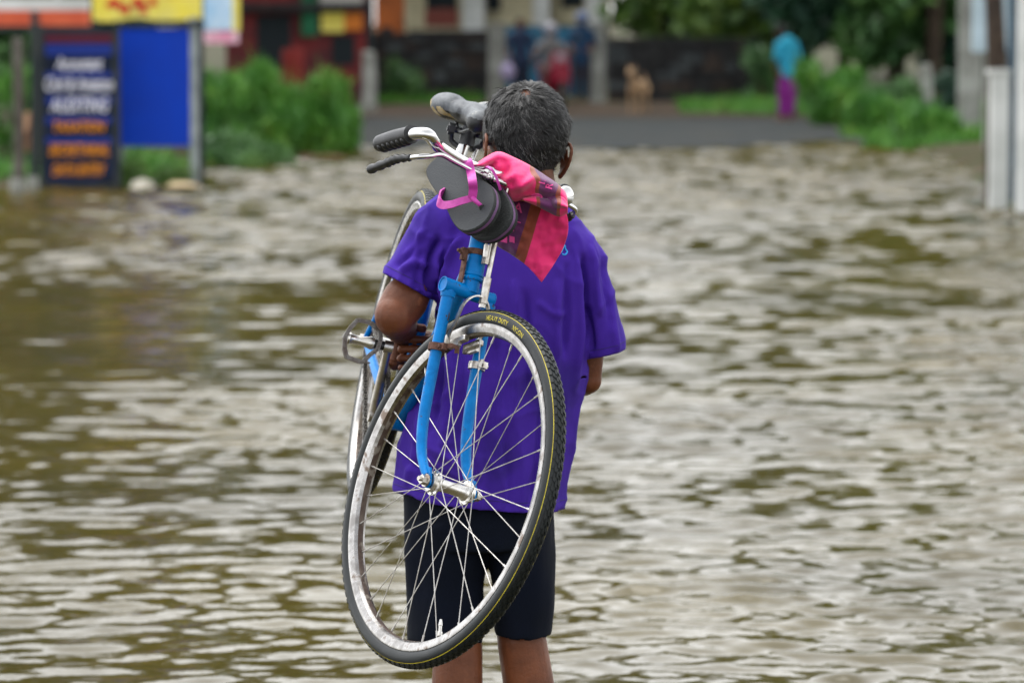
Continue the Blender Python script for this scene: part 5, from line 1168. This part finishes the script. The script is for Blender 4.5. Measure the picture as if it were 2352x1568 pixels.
# ground cover
def cover(name, areas, n, h, mt):
    rg = np.random.default_rng(11); V_ = []; F2 = []
    for (x0, x1, ya, yb) in areas:
        k_ = int(n*((x1-x0)/FP*ya*(yb-ya)))
        for k in range(k_):
            Y = ya+(yb-ya)*rg.random(); px = x0+(x1-x0)*rg.random(); x = (px-1176)/FP*Y; z = float(hterr(x, Y))
            if z < -.03: continue
            z = max(z, -.01); hh = h*(.4+1.0*rg.random())*(1+.8*noise.noise((x*.8, Y*.8, 0))); a = rg.random()*3.14; w = .012+.02*rg.random(); l = rg.normal(size=2)*hh*.4; b0 = len(V_)
            V_ += [(x-w*math.cos(a), Y-w*math.sin(a), z-.01), (x+w*math.cos(a), Y+w*math.sin(a), z-.01), (x+l[0], Y+l[1], z+hh)]; F2.append((b0, b0+1, b0+2))
    q = MB(); q.add(V_, F2); obj(name, q, mt, None, kind='stuff', smooth=False, label='green grass growing along the flooded verge')
cover('grass', [(1560, 2200, 62, 68), (1985, 2260, 49.5, 53), (1935, 2260, 53, 57), (1880, 2260, 57, 62), (440, 830, 43.5, 47.5), (280, 480, 39.6, 44), (780, 1110, 66.5, 69), (-40, 280, 39, 42), (480, 780, 47, 56)], 170, .16, m_lf_lt)
# stones by the blue board
def rock(px, Y, r, c, lab, name='stone', dz=.3):
    g = G(px, Y); q = MB(); q.ell(g+A(0, 0, r[2]*dz), *r, nu=22, nv=14); v = np.array(q.v); ce = g+A(0, 0, r[2]*dz)
    q.v = [tuple(ce+(a-ce)*(1+.28*noise.noise(Vector((a-ce)*4/max(r)*.6)+Vector((px, 0, 0))))) for a in v]; obj(name, q, c, None, loc=g, label=lab, cat=name, angle=30)
m_pst = K('pale_stone', (186, 180, 166), c2=lin(150, 146, 132), scale=6, bump=.01); m_bst = K('sandy_stone', (196, 176, 140), c2=lin(160, 140, 108), scale=6, bump=.01)
rock(326, 38.2, (.14, .12, .13), m_pst, 'pale rounded stone at the water edge under the blue board'); rock(420, 38.4, (.20, .14, .12), m_bst, 'sandy flat stone at the water edge right of the pale one')
rock(738, 47, (.42, .3, .09), K('red_earth', (112, 72, 62), c2=lin(90, 64, 52), scale=4, bump=.01), 'low mound of reddish earth by the left bushes', 'mound')

# ------------------------------------------------------------------ people, scooter and dog far off
def capsules(m, path, r, seg=12): bl(m, path, r, n=3, seg=seg)
def figure(g, hgt, face, arms, lab, top, bottom, hairm, skinm=None, seat=None, head_off=(0, 0), skirt=False, helmet=None, headfwd=0):
    s = hgt/1.62; f = unit(A(*face, 0)); rt = np.cross(f, A(0, 0, 1)); Q = lambda r, ff, u: g+rt*r*s+f*ff*s+A(0, 0, u*s)
    t = MB(); ho, hf_ = head_off
    sh0 = 1.32 if seat is None else seat+.46; hcn = Q(ho, hf_+.02, sh0+.20); t.ell(hcn, .074*s, .092*s, .108*s, X=rt, Y=f); t.ell(hcn+f*.05*s-A(0, 0, .06*s), .045*s, .04*s, .04*s, X=rt, Y=f); t.ell(hcn+f*.09*s-A(0, 0, .02*s), .014*s, .022*s, .022*s, X=rt, Y=f)
    for sg in (-1, 1): t.ell(hcn+rt*.076*s*sg-A(0, 0, .01*s), .012*s, .02*s, .03*s, X=rt, Y=f)
    capsules(t, [Q(ho*.8, hf_*.8, sh0+.12), Q(0, 0, sh0-.02)], .05*s)
    dzs = 0 if seat is None else seat
    hipz = .86 if seat is None else seat
    sh0 = 1.32 if seat is None else seat+.46
    if seat is not None: pass
    capsules(t, [Q(0, 0, sh0-.02), Q(0, 0, (sh0+hipz)/2), Q(0, 0, hipz)], [.105*s, .10*s, .11*s]); t.tube([Q(-.15, 0, sh0-.02), Q(.15, 0, sh0-.02)], .055*s, 14)
    hands = []
    for sg, (e, w) in zip((-1, 1), arms):
        shd = Q(sg*.17, 0, sh0-.03); el = Q(*e); wr_ = Q(*w); capsules(t, [shd, el], [.046*s, .036*s]); capsules(t, [el, wr_], [.036*s, .024*s]); d = unit(wr_-el); t.ell(wr_+d*.05*s, .04*s, .018*s, .045*s, X=d, Y=rt); hands.append((wr_, d))
    if seat is None: legs = [[Q(sg*.085, 0, .84), Q(sg*.09, .02, .45), Q(sg*.09, -.01, .06)] for sg in (-1, 1)]
    else: legs = [[Q(sg*.09, 0, seat), Q(sg*.17, .40, seat-.02), Q(sg*.17, .36, seat-.42)] for sg in (-1, 1)]
    for l in legs:
        capsules(t, l[:2], [.078*s, .052*s]); capsules(t, l[1:], [.052*s, .034*s]); capsules(t, [l[2]+A(0, 0, -.02*s), l[2]+f*.15*s+A(0, 0, -.035*s)], .032*s)
    me = evalmesh(t, [('REMESH', dict(mode='VOXEL', voxel_size=.011)), ('SMOOTH', dict(factor=.5, iterations=3))]); fm = MB(); fm.add([tuple(v.co) for v in me.vertices], [tuple(p.vertices) for p in me.polygons])
    for wr_, d in hands:                        # separate fingers and a thumb
        for k in range(4):
            o_ = A(0, 0, .022-.015*k)*s; a0 = wr_+d*.075*s+o_; fm.tube([a0, a0+d*.03*s, a0+d*.055*s-A(0, 0, .012*s)], [.0085*s, .008*s, .006*s], 8)
        a0 = wr_+d*.04*s; fm.tube([a0, a0+unit(d+A(0, 0, .9))*.05*s], [.010*s, .007*s], 8)
    o = obj('person', fm, skinm or m_skin, None, loc=g, angle=0, label=lab, cat='person')
    c = MB(); capsules(c, [Q(0, 0, sh0+.0), Q(0, 0, (sh0+hipz)/2), Q(0, 0, hipz-.06)], [.132*s, .135*s, .152*s]); c.tube([Q(-.165, 0, sh0-.03), Q(.165, 0, sh0-.03)], .070*s, 14)
    for sg, (e, w) in zip((-1, 1), arms): shd = Q(sg*.17, 0, sh0-.03); el = Q(*e); capsules(c, [shd, el*.95+shd*.05], [.066*s, .056*s])
    obj('shirt', evalmesh(c, [('REMESH', dict(mode='VOXEL', voxel_size=.013)), ('SMOOTH', dict(factor=.5, iterations=4))]), top, o, angle=0)
    c = MB()
    if skirt: c.tube([Q(0, 0, hipz+.02), Q(0, 0, .5), Q(0, .0, .12)], [(.145*s, .125*s), (.165*s, .15*s), (.15*s, .13*s)], 22, ref=rt)
    else:
        for l in legs: capsules(c, [l[0], l[1]], [.105*s, .078*s]); capsules(c, [l[1], l[2]*.85+l[1]*.15], [.078*s, .066*s])
    obj('skirt' if skirt else 'trousers', evalmesh(c, [('REMESH', dict(mode='VOXEL', voxel_size=.013)), ('SMOOTH', dict(factor=.5, iterations=3))]), bottom, o, angle=0)
    c = MB()
    if helmet is None: c.ell(hcn-f*.012*s+A(0, 0, .018*s), .083*s, .095*s, .105*s, X=rt, Y=f); c.ell(hcn-f*.06*s-A(0, 0, .03*s), .055*s, .045*s, .05*s, X=rt, Y=f); obj('hair', c, hairm, o)
    else:
        c.ell(hcn-f*.008*s+A(0, 0, .035*s), .128*s, .145*s, .125*s, X=rt, Y=f, nu=28, nv=18); c.box(hcn+f*.13*s+A(0, 0, .05*s), rt*.07*s, f*.03*s, A(0, 0, .006*s), bev=.004); obj('helmet', c, helmet, o)
    return o, Q
m_cyan = K('turquoise_cloth', (20, 128, 150), c2=lin(40, 138, 168), scale=5, bump=.003); m_purp = K('purple_skirt', (112, 26, 114), c2=lin(98, 20, 92), scale=5, bump=.003); m_blk = K('black_hair', (22, 20, 20))
g = G(1806, 59.6); figure(g+A(0, 0, 0), 1.50, (-.5, .86), [((-.23, -.02, 1.06), (-.16, .13, .88)), ((.23, -.02, 1.06), (.16, .13, .88))], 'distant person in a turquoise top and purple skirt standing on the dry road', m_cyan, m_purp, m_blk, skirt=True, head_off=(-.05, .10))
m_wh = K('white_shell', (130, 130, 138), rough=.3, bump=0); m_bh = K('pale_blue_shell', (84, 98, 128), rough=.3, bump=0)
# scooter with rider, seen from the front
sc_g = G(1268, 64.8); face = unit(A(.25, -1, 0)); sr = np.cross(face, A(0, 0, 1)); SQ = lambda r, f_, u: sc_g+sr*r+face*f_+A(0, 0, u)
t = thing('scooter', 'red scooter stopped in front of the blue gate', 'scooter', sc_g); m_scr = K('red_plastic', (120, 28, 46), rough=.3, bump=0)
for f_, nm in ((.62, 'wheel'), (-.60, 'wheel')):
    q = MB(); q.lathe(SQ(0, f_, .25), sr, [(.17, -.035), (.22, -.045), (.245, -.03), (.25, 0), (.245, .03), (.22, .045), (.17, .035)], 32, closed=True); w_ = obj(nm, q, m_rub, t); q = MB(); q.lathe(SQ(0, f_, .25), sr, [(.03, -.04), (.16, -.02), (.172, -.02), (.172, .02), (.16, .02), (.03, .04)], 24, closed=True); obj('rim', q, m_alloy, w_)
q = MB(); q.tube(spline([SQ(0, .50, .95), SQ(0, .52, .62), SQ(0, .40, .36), SQ(0, .1, .28), SQ(0, -.15, .36), SQ(0, -.3, .62), SQ(0, -.75, .70)], 6), [(.12, .05), (.19, .06), (.19, .06), (.15, .05), (.15, .10), (.16, .14), (.08, .06)], 24, ref=sr); q.ell(SQ(0, .60, .50), .085, .20, .07, X=sr, Y=face)
obj('body', q, m_scr, t); q = MB(); q.tube(spline([SQ(-.34, .36, 1.02), SQ(-.18, .45, 1.0), SQ(0, .48, .98), SQ(.18, .45, 1.0), SQ(.34, .36, 1.02)], 5), .016, 12); q.tube([SQ(0, .48, .98), SQ(0, .60, .30)], .025, 12); obj('handlebar', q, m_dark, t)
for sg in (-1, 1):
    q = MB(); q.tube([SQ(sg*.24, .43, 1.0), SQ(sg*.32, .42, 1.17)], .006, 8); q.ell(SQ(sg*.34, .42, 1.21), .06, .015, .045, X=sr, Y=face); obj('mirror', q, m_dark, t)
q = MB(); q.ell(SQ(0, .56, .86), .085, .04, .06, X=sr, Y=face); obj('headlight', q, m_wh, t); q = MB(); q.tube([SQ(0, .05, .66), SQ(0, -.3, .69), SQ(0, -.68, .72)], [(.10, .04), (.15, .05), (.10, .04)], 18, ref=sr); obj('seat', q, m_dark, t)
figure(sc_g+face*-.12, 1.60, tuple(face[:2]), [((-.27, .12, .90), (-.31, .38, 1.0)), ((.27, .12, .90), (.31, .38, 1.0))], 'rider in a white helmet and grey shirt sitting on the red scooter', K('grey_shirt', (100, 98, 98)), K('brown_trousers', (66, 52, 50)), m_blk, seat=.66, helmet=m_wh)
figure(G(1195, 66.4), 1.5, (.2, -1), [((-.24, .0, 1.06), (-.22, .08, .84)), ((.24, .0, 1.06), (.22, .08, .84))], 'distant person in dark navy clothes standing left of the scooter', K('navy_shirt', (30, 42, 66)), K('navy_trousers', (28, 34, 50)), m_blk)
figure(G(1336, 67.2), 1.56, (-.1, -1), [((-.24, .0, 1.06), (-.14, .2, 1.0)), ((.24, .0, 1.06), (.14, .2, 1.0))], 'distant person in a blue shirt and pale blue helmet behind the scooter', K('blue_shirt', (26, 56, 86)), K('dark_trousers', (44, 44, 54)), m_blk, helmet=m_bh)
q = MB(); c = P(1166, 166, 66.1); q.ell(c, .13, .08, .15); q.tube(spline([c+A(-.05, 0, .13), c+A(0, 0, .28), c+A(.05, 0, .13)], 5), .008, 8); obj('bag', q, K('lavender_cloth', (150, 140, 170)), None, loc=c, label='round lavender bag held beside the person in navy', cat='bag')
# dog, seen from the front
dg_ = G(1466, 62.5); df = unit(A(-.35, -1, 0)); dr = np.cross(df, A(0, 0, 1)); DQ = lambda r, f_, u: dg_+dr*r+df*f_+A(0, 0, u)
q = MB(); bl(q, [DQ(0, .24, .46), DQ(0, .05, .45), DQ(0, -.18, .47), DQ(0, -.30, .47)], [(.090, .125), (.088, .115), (.068, .078), (.075, .085)], ref=dr, n=5)
bl(q, [DQ(0, .25, .52), DQ(0, .34, .64)], [.075, .055]); q.ell(DQ(0, .40, .69), .058, .075, .056, X=dr, Y=df); bl(q, [DQ(0, .44, .675), DQ(0, .54, .655)], [.034, .024])
for sg in (-1, 1):
    q.tube([DQ(sg*.04, .37, .73), DQ(sg*.055, .36, .785), DQ(sg*.058, .365, .80)], [.024, .015, .005], 10)
    bl(q, [DQ(sg*.065, .24, .42), DQ(sg*.07, .22, .26), DQ(sg*.068, .235, .14), DQ(sg*.068, .235, .03)], [.045, .032, .022, .022]); q.ell(DQ(sg*.068, .255, .02), .025, .038, .018, X=dr, Y=df)
    bl(q, [DQ(sg*.06, -.27, .42), DQ(sg*.065, -.20, .28), DQ(sg*.065, -.31, .16), DQ(sg*.065, -.29, .03)], [.060, .042, .022, .021]); q.ell(DQ(sg*.065, -.27, .02), .025, .038, .018, X=dr, Y=df)
bl(q, [DQ(0, -.36, .50), DQ(.03, -.46, .56), DQ(.06, -.48, .66)], [.022, .018, .010])
obj('dog', evalmesh(q, [('REMESH', dict(mode='VOXEL', voxel_size=.010)), ('SMOOTH', dict(factor=.5, iterations=4))]), K('tan_fur', (150, 122, 92), c2=lin(136, 112, 86), scale=6, c3=lin(180, 158, 130)), None, loc=dg_, angle=0, label='tan dog standing on the road in front of the rubble wall', cat='dog')
